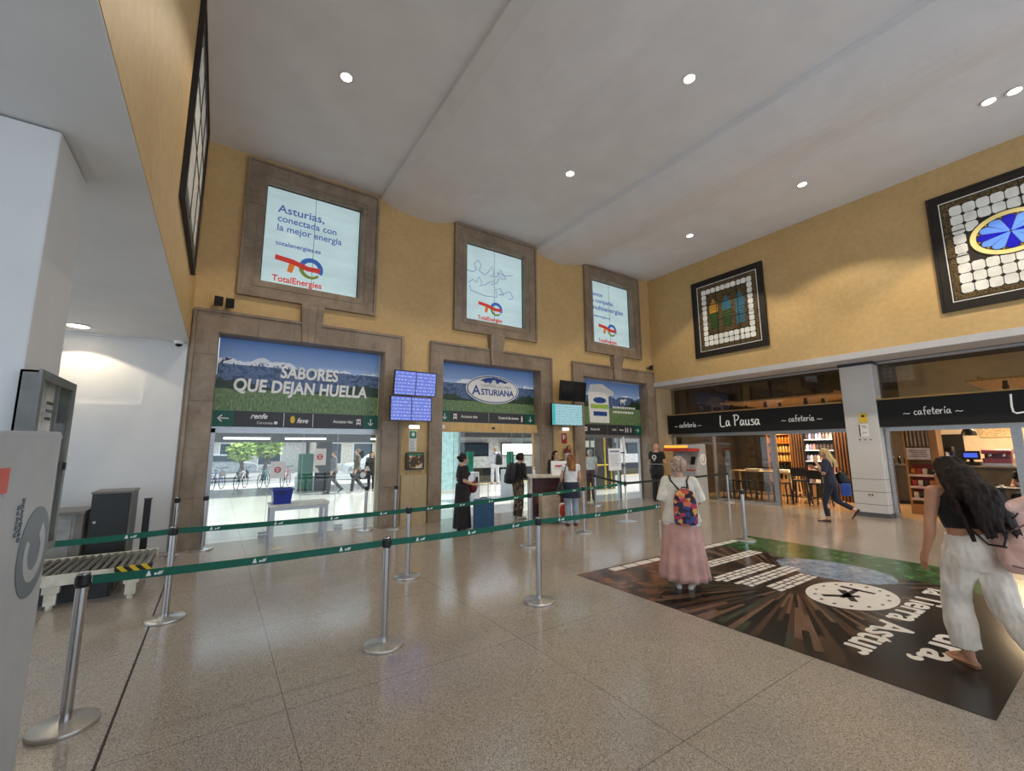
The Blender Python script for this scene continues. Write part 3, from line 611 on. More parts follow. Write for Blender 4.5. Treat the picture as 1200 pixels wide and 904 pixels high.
# ================================================================ STAINED GLASS
def gcol(name, c, es=.0, r=.15): return mat(name, c, r, var=.10, vs=3, bump=.05, bs=30, em=es)
M_gw = gcol('opal_glass', (222, 222, 216), .10); M_gb1 = gcol('glass_light_blue', (96, 140, 226), .25); M_gb2 = gcol('glass_deep_blue', (24, 22, 170), .25); M_gy = gcol('glass_straw', (226, 208, 140), .22); M_gg = gcol('glass_green', (40, 84, 46), .04); M_go = gcol('glass_amber', (190, 140, 60), .06); M_gt = gcol('glass_teal', (60, 116, 140), .06)
M_lead = mat('dark_lead', (38, 32, 26), .5, var=.2)
def orn():
    t = NT('ornate_border'); n = t.noise(14, detail=3, dist=2.5)
    t.set(col=t.ramp(n, [(.44, (34, 26, 20)), (.5, (150, 124, 72)), (.56, (40, 30, 22))]), rough=.4); return t.m
M_orn = orn()
def stained(label, P, W, H, kind):
    """P(u, z, d) -> world point; u along the wall, d off the wall"""
    g = thing('stained_glass_window', label, 'stained glass window', P(W/2, 0, 0), 'framed stained glass windows')
    def bx(mb, u0, z0, u1, z1, d0, d1): return mb.box(P(u0, z0, d0), P(u1, z1, d1))
    fw_ = .15
    mb = MB()
    for u0, z0, u1, z1 in ((0, 0, W, fw_), (0, H-fw_, W, H), (0, fw_, fw_, H-fw_), (W-fw_, fw_, W, H-fw_)): bx(mb, u0, z0, u1, z1, .0, .045)
    for u0, z0, u1, z1 in ((-.02, -.02, W+.02, .03), (-.02, H-.03, W+.02, H+.02), (-.02, .03, .03, H-.03), (W-.03, .03, W+.02, H-.03)): bx(mb, u0, z0, u1, z1, 0, .06)
    mb.build('frame', M_dkwood, g)
    bx(MB(), fw_, fw_, W-fw_, H-fw_, .01, .03).build('leading', M_lead, g)
    a = fw_+.035
    mb = MB()
    for u0, z0, u1, z1 in ((a-.018, a-.018, W-a+.018, a), (a-.018, H-a, W-a+.018, H-a+.018), (a-.018, a, a, H-a), (W-a, a, W-a+.018, H-a)): bx(mb, u0, z0, u1, z1, .03, .036)
    mb.build('white_line', M_gw, g)
    b = a+.13; mb = MB()
    for u0, z0, u1, z1 in ((a+.02, a+.02, W-a-.02, b), (a+.02, H-b, W-a-.02, H-a-.02), (a+.02, b, b, H-b), (W-b, b, W-a-.02, H-b)): bx(mb, u0, z0, u1, z1, .03, .037)
    mb.build('ornate_border', M_orn, g)
    iw, ih = W-2*b, H-2*b
    nx, nz = (10, 11) if kind == 'small' else (8, 9)
    tw, th = iw/nx, ih/nz; mb = MB(); oc, orx, orz = (W/2, H*.535), .60, .47
    for i in range(nx):
        for j in range(nz):
            u, z = b+i*tw, b+j*th; cu, cz = u+tw/2, z+th/2
            if kind == 'small':
                if 1 <= i < nx-1 and 2 <= j < nz-1: continue
            elif kind == 'big' and ((cu-oc[0])/(orx+.04))**2+((cz-oc[1])/(orz+.04))**2 < 1: continue
            k = .2*tw; e = .007
            pts = [(u+k, z+e), (u+tw-k, z+e), (u+tw-e, z+k), (u+tw-e, z+th-k), (u+tw-k, z+th-e), (u+k, z+th-e), (u+e, z+th-k), (u+e, z+k)]
            mb.loft([[V(P(x, y, .03)) for x, y in pts], [V(P(x, y, .04)) for x, y in pts]])
    mb.build('opal_tiles', M_gw, g)
    if kind == 'small':
        u0, u1, z0, z1 = b+tw+.02, W-b-tw-.02, b+2*th+.02, H-b-th-.02
        bx(MB(), u0, z0, u1, z1, .03, .038).build('dark_centre', M_orn, g)
        cw = (u1-u0)/3
        for k, (c1, c2) in enumerate(((M_go, M_gg), (M_gt, M_gg), (M_gt, M_gt))):
            ua, ub = u0+cw*k+.07, u0+cw*(k+1)-.07; zm = z0+(z1-z0)*.5
            lo = MB(); up_ = MB()
            for q in range(6):
                za, zb = z0+.14+(zm-z0-.14)*q/6+.006, z0+.14+(zm-z0-.14)*(q+1)/6
                lo.loft([[V(P(ua+.006, za, dd)), V(P(ub-.02*(q % 2), za+.03, dd)), V(P(ub, zb, dd)), V(P(ua, zb-.015, dd))] for dd in (.038, .045)])
            for q in range(5):
                za, zb = zm+.02+.09*q, zm+.02+.09*(q+1)-.008; s = .0 if q < 3 else .05*(q-2)
                if zb < z1-.08: up_.loft([[V(P(ua+s, za, dd)), V(P(ub-s, za+.01, dd)), V(P(ub-s, zb, dd)), V(P(ua+s, zb-.01, dd))] for dd in (.038, .045)])
            lo.build('scene_foreground', c2, g); up_.build('scene_sky', c1, g)
    elif kind == 'big':
        def E(rx, rz, d0, d1): return MB().loft([[V(P(oc[0]+rx*math.cos(2*PI*k/48), oc[1]+rz*math.sin(2*PI*k/48), d)) for k in range(48)] for d in (d0, d1)])
        E(orx, orz, .03, .044).build('oval_lead', M_lead, g); E(orx-.025, orz-.025, .044, .048).build('oval_border', M_gy, g); E(orx-.115, orz-.11, .048, .051).build('oval_inner_lead', M_lead, g)
        pd, pl_, am = MB(), MB(), MB()
        for k in range(12):
            a0 = math.radians(30*k-15+1.2); a1 = math.radians(30*k+15-1.2); rx, rz = orx-.125, orz-.12
            ring = [(.06, a0), (.86, a0)]+[(.86+.13*math.sin(PI*q/6), a0+(a1-a0)*q/6) for q in range(1, 6)]+[(.86, a1), (.06, a1)]
            tgt = pd if k % 3 == 0 else pl_
            tgt.loft([[V(P(oc[0]+rx*r_*math.cos(an), oc[1]+rz*r_*math.sin(an), d)) for r_, an in ring] for d in (.051, .056)])
            am.ell(P(oc[0]+rx*.97*math.cos(a1), oc[1]+rz*.97*math.sin(a1), .053), .018, 6)
        pd.build('deep_blue_petals', M_gb2, g); pl_.build('light_blue_petals', M_gb1, g); am.build('amber_beads', M_go, g)
    mb = MB()
    for u in (W*.36, W*.66) if kind != 'big' else (b+5*tw,): bx(mb, u-.008, a, u+.008, H-a, .041, .05)
    for z in (H*.44, H*.66): bx(mb, a, z-.008, W-a, z+.008, .041, .05)
    if kind != 'big': mb.build('saddle_bars', M_lead, g)
    else:
        mb2 = MB()
        for u0, u1 in ((a, oc[0]-orx), (oc[0]+orx, W-a)):
            for z in (H*.44, H*.66): bx(mb2, u0, z-.01, u1, z+.01, .041, .05)
        for z0, z1 in ((a, oc[1]-orz), (oc[1]+orz, H-a)): bx(mb2, b+5*tw-.01, z0, b+5*tw+.01, z1, .041, .05)
        mb2.build('saddle_bars', M_lead, g)
stained('stained glass window with a dark scenic centre on the right wall near the far corner', lambda u, z, d: (R-d, 8.05-u, 4.63+z), 2.26, 2.51, 'small')
stained('stained glass window with a blue petalled oval on the right wall', lambda u, z, d: (R-d, 2.176-u, 4.605+z), 2.26, 2.59, 'big')
stained('stained glass window seen edge on, high on the left wall', lambda u, z, d: (L+d, 5.86+u, 4.62+z), 2.65, 2.58, 'plain')
# ================================================================ CEILING DOWNLIGHTS
M_bulb = mat('lamp_glow', (255, 232, 196), .5, em=14.)
def downlight(label, x, y, z, e=90, ang=112):
    t = thing('downlight', label, 'light', (x, y, z), 'ceiling downlights')
    MB().lathe([(.10, .02), (.12, -.004), (.115, -.014), (.088, -.012), (.08, .02)], (x, y, z)).build('trim_ring', M_white, t, smooth=True)
    MB().lathe([(.082, -.002), (.06, -.014), (.003, -.02)], (x, y, z)).build('lamp_glass', M_bulb, t, smooth=True)
    l = lamp('SPOT', 'downlight_beam', (x, y, z-.04), e, (1, .84, .62), .06, angle=ang, blend=.25)
for lb, x, y, z in (('downlight in the ceiling strip over the leftmost high window', 1.313, 6.777, 7.885), ('downlight in the middle ceiling strip, nearer the viewer', 6.06, 3.58, 7.84), ('downlight in the middle ceiling strip, nearer the doorways', 6.09, 6.58, 7.84), ('downlight above the right wall between the two stained glass windows', 10.85, 3.83, 7.805), ('downlight above the right wall in the far corner of the hall', 10.86, 6.76, 7.805), ('downlight at the right edge of the ceiling, left one of a close pair', 10.9, .87, 7.805), ('downlight at the right edge of the ceiling, right one of a close pair', 10.94, .57, 7.805)): downlight(lb, x, y, z, 200)
t = thing('downlight', 'round downlight in the low white ceiling on the left', 'light', (-1.976, 9.40, ZS)); MB().lathe([(.16, 0), (.17, -.012), (.14, -.014), (.13, 0)], (-1.976, 9.35, ZS)).build('trim_ring', M_white, t, smooth=True); MB().lathe([(.13, -.002), (.1, -.01), (.004, -.013)], (-1.976, 9.35, ZS)).build('lamp_glass', M_bulb, t, smooth=True)
lamp('SPOT', 'downlight_beam', (-1.976, 9.35, ZS-.04), 36, (1, .84, .60), .03, angle=124, blend=.12)

# ================================================================ CAFE FRONT
M_fasc = mat('black_fascia', (9, 9, 9), .65, var=.1); M_ledge = mat('timber_ledge', (176, 138, 80), .5, var=.15, vs=3, vstretch=(1, .2, 1)); M_chalk = mat('white_sign_paint', (238, 236, 230), .5, var=.02, em=.15)
def fascia(label, y0, y1, items):
    f = thing('cafe_sign', label, 'sign', (13.6, (y0+y1)/2, 2.2), 'black cafe signs')
    MB().box((13.6, y0, 2.2), (13.8, y1, 2.865)).build('board', M_fasc, f); MB().box((13.56, y0, 2.866), (13.84, y1, 2.90)).build('ledge', M_ledge, f)
    for s, xh, y, z, r in items: script(s, xh, (13.594, y, z), (0, -1, 0), (0, 0, 1), M_chalk, f, r)
    return f
fascia('long black cafe sign reading La Pausa between the far corner and the pillar', 4.45, 9.85, (('La Pausa', .185, 7.85, 2.40, .017), ('~ cafetería ~', .10, 9.56, 2.42, .008), ('~ cafetería ~', .10, 5.98, 2.44, .008)))
fascia('black cafe sign to the right of the white pillar', -2.1, 3.72, (('La Pausa', .20, 1.53, 2.41, .018), ('~ cafetería ~', .098, 3.25, 2.46, .008), ('~ cafetería ~', .098, -.2, 2.46, .008)))
def front(n, y0, y1, muls, panes_):
    d = MB().box((XG-.04, y0, 2.10), (XG+.06, y1, 2.20)).box((XG-.03, y0, ZB-.06), (XG+.05, y1, ZB))
    for (ya, yb) in muls: d.box((XG-.05, ya, 0), (XG+.07, yb, 2.10))
    d = tag(d.build('window_%d' % n, M_alu), kind='structure')
    for ya, yb in panes_: MB().box((XG-.004, ya, .06), (XG+.004, yb, 2.10)).build('pane', M_tint if n == 4 else M_glass, d); MB().box((XG-.03, ya, 0), (XG+.03, yb, .06)).build('sill', M_alu, d)
    MB().box((XG+.0, y0, 2.9), (XG+.008, y1, ZB-.06)).build('transom_pane', M_tint, d)
front(4, 4.44, 9.864, ((8.27, 8.33), (6.33, 6.46), (9.80, 9.86)), ((6.46, 8.27), (8.33, 9.80)))
front(5, -2.1, 3.72, ((1.48, 1.63), (3.64, 3.72)), ((-2.1, 1.48),))
# pillar fittings
XP = 13.55
g = thing('pillar_sign', 'yellow warning sign on the white pillar', 'sign', (XP, 4.04, 2.3)); MB().box((XP-.012, 3.945, 2.32), (XP-.001, 4.115, 2.56)).build('plate', M_yell, g); MB().ell((XP-.013, 4.03, 2.49), (.003, .04, .03), 10).build('icon', M_blk, g)
g = thing('paper_notice', 'white paper notice under the yellow sign on the pillar', 'notice', (XP, 4.04, 1.96)); MB().box((XP-.008, 3.95, 1.97), (XP-.001, 4.15, 2.29)).build('sheet', M_wht, g); MB().box((XP-.011, 4.115, 1.98), (XP-.0082, 4.14, 2.28)).build('dark_edge', M_blk, g)
mb = MB()
for k in range(3): mb.box((XP-.01, 3.98, 2.24-k*.03), (XP-.0082, 4.09-.02*k, 2.25-k*.03))
mb.tube([(XP-.0095, 4.08, 2.04), (XP-.0095, 4.05, 2.09), (XP-.0095, 4.02, 2.05), (XP-.0095, 3.99, 2.09)], .006, 5); mb.build('print', M_sgrey, g)
for k, (lb, y) in enumerate((('left', 4.15), ('middle', 4.04), ('right', 3.93))): tag(MB().cyl((XP-.012, y, 1.895), (XP-.0005, y, 1.895), .016, n=12).build('wall_button', M_blk), 'small black button under the pillar notice, %s one of three' % lb, 'button', 'pillar buttons')
g = thing('wall_socket', 'pale socket plate low on the white pillar', 'socket', (XP, 4.06, .49)); MB().rbox((XP-.012, 3.99, .50), (XP-.001, 4.13, .57), .01, 0).build('plate', mat('cream_plastic', (206, 200, 182), .4), g); MB().cyl((XP-.014, 4.03, .535), (XP-.0121, 4.03, .535), .02, n=12).cyl((XP-.014, 4.09, .535), (XP-.0121, 4.09, .535), .02, n=12).build('outlet', M_sgrey, g)

# ================================================================ CAFE INTERIOR
M_walnut = mat('walnut_slat', (112, 72, 42), .5, var=.25, vs=4, vstretch=(1, 1, .2)); M_birch = mat('birch_top', (226, 196, 148), .4, var=.1, vs=3, vstretch=(1, .2, 1)); M_oak = mat('oak_case', (166, 112, 58), .45, var=.15, vs=4, vstretch=(1, 1, .2))
def slats(label, x, y0, y1, z0, z1):
    g = thing('slat_screen', label, 'slat screen', (x, (y0+y1)/2, z0), 'walnut slat screens')
    MB().box((x+.04, y0, z0), (x+.07, y1, z1)).build('backing', M_fasc, g); n = max(3, int((y1-y0)/.085)); mb = MB()
    for k in range(n): mb.box((x, y0+(y1-y0)*k/n, z0), (x+.04, y0+(y1-y0)*(k+.5)/n, z1))
    mb.build('slats', M_walnut, g)
slats('walnut slat wall panel between the wine shelves and the drinks fridge', 17.3, 6.90, 7.42, 0, 2.6)
slats('walnut slat wall panel beside the white pillar', 16.4, 4.95, 5.75, 0, 2.6)
struct('wall_cafe_pier', MB().box((16.48, 4.95, 0), (17.74, 5.75, 3.1)), M_cdark)
mm_bottle = None
def bottle_mesh(r, h):
    return MB().lathe([(r*.9, 0), (r, .01), (r, h*.58), (r*.75, h*.68), (r*.32, h*.76), (r*.3, h), (.001, h)], (0, 0, 0), 12).mesh('bottle', True)
def shelf_unit(name, label, cat, x0, x1, y0, y1, z0, z1, n, mc, ms, back=True):
    g = thing(name, label, cat, ((x0+x1)/2, (y0+y1)/2, 0))
    c = MB().box((x0, y0-.03, 0), (x1, y0, z1)).box((x0, y1, 0), (x1, y1+.03, z1)).box((x0, y0, z1-.03), (x1, y1, z1)).box((x0, y0, 0), (x1, y1, z0))
    if back: c.box((x1-.02, y0, z0), (x1, y1, z1-.03))
    c.build('case', mc, g); zs = []
    for k in range(n):
        z = z0+(z1-.05-z0)*k/n+.02; zs.append(z+.02)
        MB().box((x0+.01, y0, z), (x1-.02, y1, z+.02)).build('shelf', ms, g)
    return g, zs
M_wine = mat('dark_green_bottle', (28, 34, 22), .1); M_amb = mat('amber_bottle', (200, 110, 40), .15, em=.08); M_rose = mat('pale_wine_bottle', (206, 168, 96), .15, em=.05)  # faint glow put into amber and pale bottles for the orange light on them
g, zs = shelf_unit('wine_shelf', 'timber wine shelf full of bottles behind the cafe front', 'shelf', 17.38, 17.72, 7.46, 8.22, .5, 2.2, 5, M_oak, M_oak)
lamp('POINT', 'shelf_light', (17.3, 7.9, 2.25), 12, (1, .62, .25), .05)
bm_ = bottle_mesh(.04, .29)
bl = {}
for j, z in enumerate(zs):
    m_ = (M_wine, M_wine, M_rose, M_rose, M_amb)[j]
    if m_.name not in bl: bl[m_.name] = bm_.copy(); bl[m_.name].materials.append(m_)
    lb = {'dark_green_bottle': 'dark wine bottle in the lower rows of the timber wine shelf', 'pale_wine_bottle': 'pale gold wine bottle in the upper middle rows of the timber wine shelf', 'amber_bottle': 'amber bottle in the top row of the timber wine shelf'}[m_.name]
    for k in range(7):
        o = link('wine_bottle', bl[m_.name], None); o.location = (17.52, 7.52+k*.105, z); tag(o, lb, 'bottle', lb.split(' in ')[0]+'s on the wine shelf')
M_cool = mat('lit_white_shelf', (240, 240, 238), .4, em=.5)
g, zs = shelf_unit('drinks_fridge', 'black open drinks fridge with lit white shelves in the cafe', 'fridge', 17.05, 17.7, 5.98, 6.84, .45, 2.35, 5, M_blk, M_cool)
pk_c = [((206, 196, 184), 'pale'), ((186, 120, 110), 'pink'), ((120, 120, 160), 'blue grey'), ((70, 60, 60), 'dark')]
for c_, nm in pk_c: mat('pack_'+nm, c_, .4)
pk_me = {}
for c_, nm in pk_c:
    pk_me[nm] = MB().box((-.05, -.04, 0), (.05, .04, .17)).box((-.03, -.025, .17), (.03, .025, .21)).mesh('pack'); pk_me[nm].materials.append(MC['pack_'+nm])
random.seed(3)
for z in zs:
    for k in range(8):
        nm = random.choice(pk_c)[1]; o = link('drink_carton', pk_me[nm], None); o.location = (17.18, 6.05+k*.105, z); tag(o, nm+' carton on the lit shelves of the black drinks fridge', 'carton', nm+' cartons in the drinks fridge')
lamp('AREA', 'fridge_light', (16.95, 6.4, 2.3), 14, (1, .95, .85), .1, .8, (17.4, 6.4, .8))
def high_table(label, x0, x1, y0, y1, h, grp=None):
    g = thing('high_table', label, 'table', ((x0+x1)/2, (y0+y1)/2, 0), grp); MB().box((x0, y0, h-.05), (x1, y1, h)).build('tabletop', M_birch, g)
    for y in (y0+.06, y1-.06):
        for x in (x0+.05, x1-.05): MB().box((x-.035, y-.035, 0), (x+.035, y+.035, h-.05)).build('leg', M_birch, g)
    return g
high_table('long birch high table behind the cafe glass', 15.05, 15.55, 6.5, 8.45, .92); high_table('birch table with white boxes beside the striding person', 15.3, 15.9, 5.55, 6.25, .92)
for lb, y, y2 in (('left', 8.0, 7.5), ('right', 7.0, 6.6)):
    tag(MB().rbox((15.15, y2, .9205), (15.4, y, .99), .01).build('takeaway_box', M_wht), 'flat white box on the %s half of the long birch table' % lb, 'box', 'white boxes on the birch tables')
tag(MB().rbox((15.45, 5.7, .9205), (15.75, 6.05, 1.10), .01).build('takeaway_box', M_wht), 'tall white box on the small birch table', 'box', 'white boxes on the birch tables')
def bar_chair(label, m, loc, rz, back=True, seat=.66, group='cafe bar chairs'):
    g = thing('bar_chair' if back else 'bar_stool', label, 'chair' if back else 'stool', (0, 0, 0), group)
    MB().rbox((-.2, -.19, seat-.04), (.2, .19, seat), .04).build('seat', m, g)
    for sx in (-1, 1):
        for sy in (-1, 1): MB().bar((sx*.17, sy*.16, seat-.03), (sx*.21, sy*.2, 0), .035, .035).build('leg', m, g)
    mb = MB()
    for a, b in (((-.2, -.19), (.2, -.19)), ((-.2, .19), (.2, .19)), ((-.2, -.19), (-.2, .19)), ((.2, -.19), (.2, .19))): mb.bar((a[0], a[1], .22), (b[0], b[1], .22), .025, .025)
    mb.build('footrest', m, g)
    if back:
        MB().bar((-.18, .18, seat-.02), (-.19, .24, seat+.34), .035, .03).bar((.18, .18, seat-.02), (.19, .24, seat+.34), .035, .03).build('back_frame', m, g); MB().loft([[V((-.19, .205, seat+.12)), V((.19, .205, seat+.12)), V((.19, .225, seat+.12)), V((-.19, .225, seat+.12))], [V((-.2, .245, seat+.38)), V((.2, .245, seat+.38)), V((.2, .265, seat+.38)), V((-.2, .265, seat+.38))]]).build('backrest', m, g)
    g.location = loc; g.rotation_euler.z = rz; return g
M_bchair = mat('black_chair_paint', (26, 24, 22), .4)
bar_chair('black high chair at the small birch table, left of the pair', M_bchair, (14.85, 6.15, 0), PI/2+.2, seat=.72); bar_chair('black high chair at the small birch table, right of the pair', M_bchair, (14.75, 5.62, 0), PI/2-.15, seat=.66)
bar_chair('birch bar stool just right of the thick metal mullion', M_birch, (15.9, 6.85, 0), .1, False, .85, 'cafe stools')
for k, (lb, y) in enumerate((('leftmost', 8.27), ('second', 7.73), ('third', 7.19), ('rightmost', 6.65))): bar_chair('dark stool under the long birch table, %s of four' % lb, M_bchair, (14.75, y, 0), .02*k, False, .62, 'cafe stools')
def counter(label, x0, x1, y0, y1, h, mf, mt_):
    g = thing('cafe_counter', label, 'counter', ((x0+x1)/2, (y0+y1)/2, 0)); MB().box((x0+.04, y0, .1), (x1, y1, h-.04)).build('front', mf, g); MB().box((x0+.08, y0, 0), (x1, y1, .1)).build('kick', M_blk, g); MB().box((x0-.02, y0-.02, h-.04), (x1+.02, y1+.02, h)).build('worktop', mt_, g); return g
M_ctr = mat('olive_grey_panel', (88, 84, 72), .5); M_ctop = mat('grey_stone_top', (150, 140, 126), .3)
counter('olive grey cafe counter carrying the coffee machine', 17.3, 17.95, -2.5, 3.05, 1.18, M_ctr, M_ctop)
counter('short cafe counter left of the snack rack', 17.3, 17.95, 4.0, 4.85, 1.18, M_ctr, M_ctop)
g = thing('coffee_machine', 'maroon coffee machine on the olive counter', 'coffee machine', (17.6, 2.35, 1.18)); M_mar = mat('maroon_enamel', (130, 62, 74), .3)
MB().rbox((17.4, 2.1, 1.25), (17.85, 2.65, 1.38), .04).rbox((17.6, 2.12, 1.38), (17.85, 2.63, 1.5), .04).rbox((17.4, 2.1, 1.5), (17.85, 2.65, 1.62), .05, 1).build('body', M_mar, g)
for y in (2.25, 2.5): MB().cyl((17.47, y, 1.44), (17.47, y, 1.5), .035).bar((17.47, y, 1.45), (17.33, y, 1.44), .025, .02).build('brew_group', M_alu, g)
MB().box((17.38, 2.1, 1.1805), (17.85, 2.65, 1.25)).build('drip_tray', M_alu, g)
g = thing('cash_register', 'black cash register with a blue display on the cafe counter', 'till', (17.55, 2.9, 1.18)); MB().box((17.4, 2.7, 1.1805), (17.75, 3.03, 1.28)).build('drawer', M_blk, g); MB().bar((17.55, 2.87, 1.28), (17.5, 2.87, 1.36), .08, .08).build('neck', M_blk, g); MB().rbox((17.44, 2.68, 1.34), (17.5, 3.05, 1.58), .02, 0).build('monitor', M_blk, g); MB().box((17.43, 2.73, 1.40), (17.4399, 3.0, 1.52)).build('display', mat('blue_display', (60, 90, 210), .3, em=.8), g)
gl_me = MB().lathe([(.03, 0), (.036, .1), (.034, .1), (.028, .006), (.001, .006)], (0, 0, 0), 12).mesh('glass', True); gl_me.materials.append(mat('pale_glass', (190, 196, 190), .1))
for k in range(9): o = link('drinking_glass', gl_me, None); o.location = (17.5, 2.0-k*.10, 1.181); tag(o, 'clear glass in the row on the cafe counter right of the coffee machine', 'glass', 'glasses on the cafe counter')
bm2 = bm_.copy(); bm2.materials.append(M_wine)
for k in range(4): o = link('counter_bottle', bm2, None); o.location = (17.6, 4.15+k*.15, 1.181); tag(o, 'dark bottle in the row on the short counter by the pillar', 'bottle', 'bottles on the short counter')
g = thing('pendant_lamp', 'black dome pendant lamp over the cafe counter', 'lamp', (17.0, 2.76, 2.0)); MB().lathe([(.155, 2.0), (.16, 2.01), (.14, 2.10), (.09, 2.19), (.03, 2.23), (.02, 2.27), (.001, 2.27)], (17.0, 2.76, 0)).build('shade', M_blk, g, smooth=True); MB().cyl((17, 2.76, 2.26), (17, 2.76, 3.22), .006).build('cord', M_blk, g)
g = thing('framed_picture', 'light framed picture on the cream cafe wall', 'picture', (20.3, 2.72, 2.0)); MB().box((20.25, 2.36, 1.98), (20.299, 3.05, 2.4)).build('frame', M_birch, g)
tt = NT('sepia_print'); tt.set(col=tt.ramp(tt.noise(7, tt.mapv((1, 1, 3)), 4), [(.4, (236, 214, 170)), (.55, (190, 150, 96)), (.6, (236, 214, 170))]), rough=.5); MB().box((20.243, 2.41, 2.03), (20.2499, 3.0, 2.35)).build('print', tt.m, g)
tag(MB().box((20.27, 3.44, 0), (20.299, 4.02, 2.1)).build('door_4', M_fasc), kind='structure')
# snack rack
g = thing('snack_rack', 'oak snack rack with red shelves and slatted top beside the white pillar', 'rack', (15.1, 3.4, 0))
MB().box((15.0, 3.02, 0), (15.5, 3.16, 2.25)).box((15.0, 3.64, .0), (15.5, 3.68, 2.25)).box((15.42, 3.16, 0), (15.46, 3.64, 2.25)).box((15.0, 3.16, 0), (15.42, 3.64, .25)).build('case', M_oak, g)
mb = MB()
for k in range(6): mb.box((15.02, 3.18+k*.078, 1.72), (15.05, 3.215+k*.078, 2.25))
mb.build('slats', mat('grey_slat', (150, 140, 124), .5), g)
MB().box((14.98, 3.17, 1.38), (15.0, 3.63, 1.68)).build('header_board', mat('pale_board', (190, 176, 170), .5), g)
mb = MB()
for k in range(4): mb.box((14.977, 3.22+.02*(k % 2), 1.60-k*.05), (14.9799, 3.58-.03*(k % 3), 1.62-k*.05))
mb.build('board_print', mat('brown_print', (120, 90, 84), .5), g)
M_rsh = mat('red_shelf', (176, 52, 30), .4); M_rlip = mat('pale_shelf_lip', (206, 170, 150), .4)
snack_me = []
for nm, c_ in (('red', (190, 50, 44)), ('orange', (214, 120, 40)), ('dark brown', (60, 36, 26)), ('cream', (220, 196, 160))): 
    me = MB().loft([[V((-.02, -.045, 0)), V((.02, -.045, 0)), V((.02, .045, 0)), V((-.02, .045, 0))], [V((-.03, -.045, .07)), V((.03, -.045, .07)), V((.03, .045, .07)), V((-.03, .045, .07))], [V((-.006, -.045, .15)), V((.006, -.045, .15)), V((.006, .045, .15)), V((-.006, .045, .15))]]).mesh('snack'); me.materials.append(mat('snack_'+nm, c_, .35)); snack_me.append((nm, me))
for j, z in enumerate((.38, .68, .98)):
    MB().box((15.0, 3.16, z), (15.42, 3.64, z+.02)).build('shelf', M_rsh, g); MB().box((14.98, 3.16, z-.03), (15.0, 3.64, z+.03)).build('shelf_lip', M_rlip, g)
    MB().box((15.40, 3.16, z+.02), (15.419, 3.64, z+.27)).build('shelf_back', M_rsh, g)
    for k in range(4): nm, me = snack_me[(j+k) % 4]; o = link('snack_packet', me, None); o.location = (15.1, 3.23+k*.112, z+.021); tag(o, '%s snack packet on the %s red shelf of the oak rack' % (nm, ('lowest', 'middle', 'top')[j]), 'snack packet', 'snack packets on the oak rack')
g, zs = shelf_unit('cup_shelf', 'narrow white shelf unit with stacked cups right of the snack rack', 'shelf', 16.6, 16.9, 3.1, 3.4, .4, 1.7, 5, M_blk, M_cool)
cup = MB().lathe([(.03, 0), (.045, .12), (.001, .12)], (0, 0, 0), 12).mesh('cup', True); cup.materials.append(M_wht)
for z in zs:
    for y in (3.18, 3.31): o = link('paper_cup', cup, None); o.location = (16.7, y, z); tag(o, 'white paper cup on the narrow white shelf unit', 'cup', 'cups on the narrow shelf')
# cafe table with cup by the near mullion
g = thing('cafe_table', 'dark cafe table by the metal mullion right of the pillar', 'table', (15.6, 2.1, 0)); MB().box((15.3, 1.75, .70), (15.95, 2.5, .74)).build('tabletop', M_blk, g); MB().cyl((15.62, 2.12, .02), (15.62, 2.12, .70), .04).build('leg', M_blk, g); MB().lathe([(.25, 0), (.25, .015), (.04, .03)], (15.62, 2.12, 0)).build('foot', M_blk, g)
g = thing('coffee_cup', 'white coffee cup and saucer on the dark cafe table', 'cup', (15.45, 2.1, .74)); MB().lathe([(.03, .741), (.075, .75), (.078, .755), (.03, .75)], (15.45, 2.1, 0)).build('saucer', M_wht, g, smooth=True); MB().lathe([(.025, .751), (.04, .8), (.036, .8), (.001, .765)], (15.45, 2.1, 0)).build('cup', M_wht, g, smooth=True)
# track spots under the rafts
def spot(label, x, y):
    t = thing('track_spot', label, 'light', (x, y, 3.22), 'cafe track spots'); MB().cyl((x, y, 3.12), (x, y, 3.219), .045).cyl((x, y, 3.0), (x, y, 3.12), .055, .06).build('barrel', M_blk, t); MB().ell((x, y, 2.97), (.058, .058, .05), 12).build('lamp_glass', M_bulb, t, smooth=True)
for k, (x, y) in enumerate(((15.2, 8.3), (15.9, 8.15), (15.1, 7.1), (15.9, 7.0), (15.0, 5.85), (15.6, 5.6))): spot(['small black cafe spotlight under the far end of the left timber raft, front', 'small black cafe spotlight under the far end of the left timber raft, rear', 'small black cafe spotlight under the middle of the left timber raft, front', 'small black cafe spotlight under the middle of the left timber raft, rear', 'small black cafe spotlight near the pillar end of the left timber raft, front', 'small black cafe spotlight near the pillar end of the left timber raft, rear'][k], x, y)
spot('small black cafe spotlight right of the pillar', 15.0, 1.72)
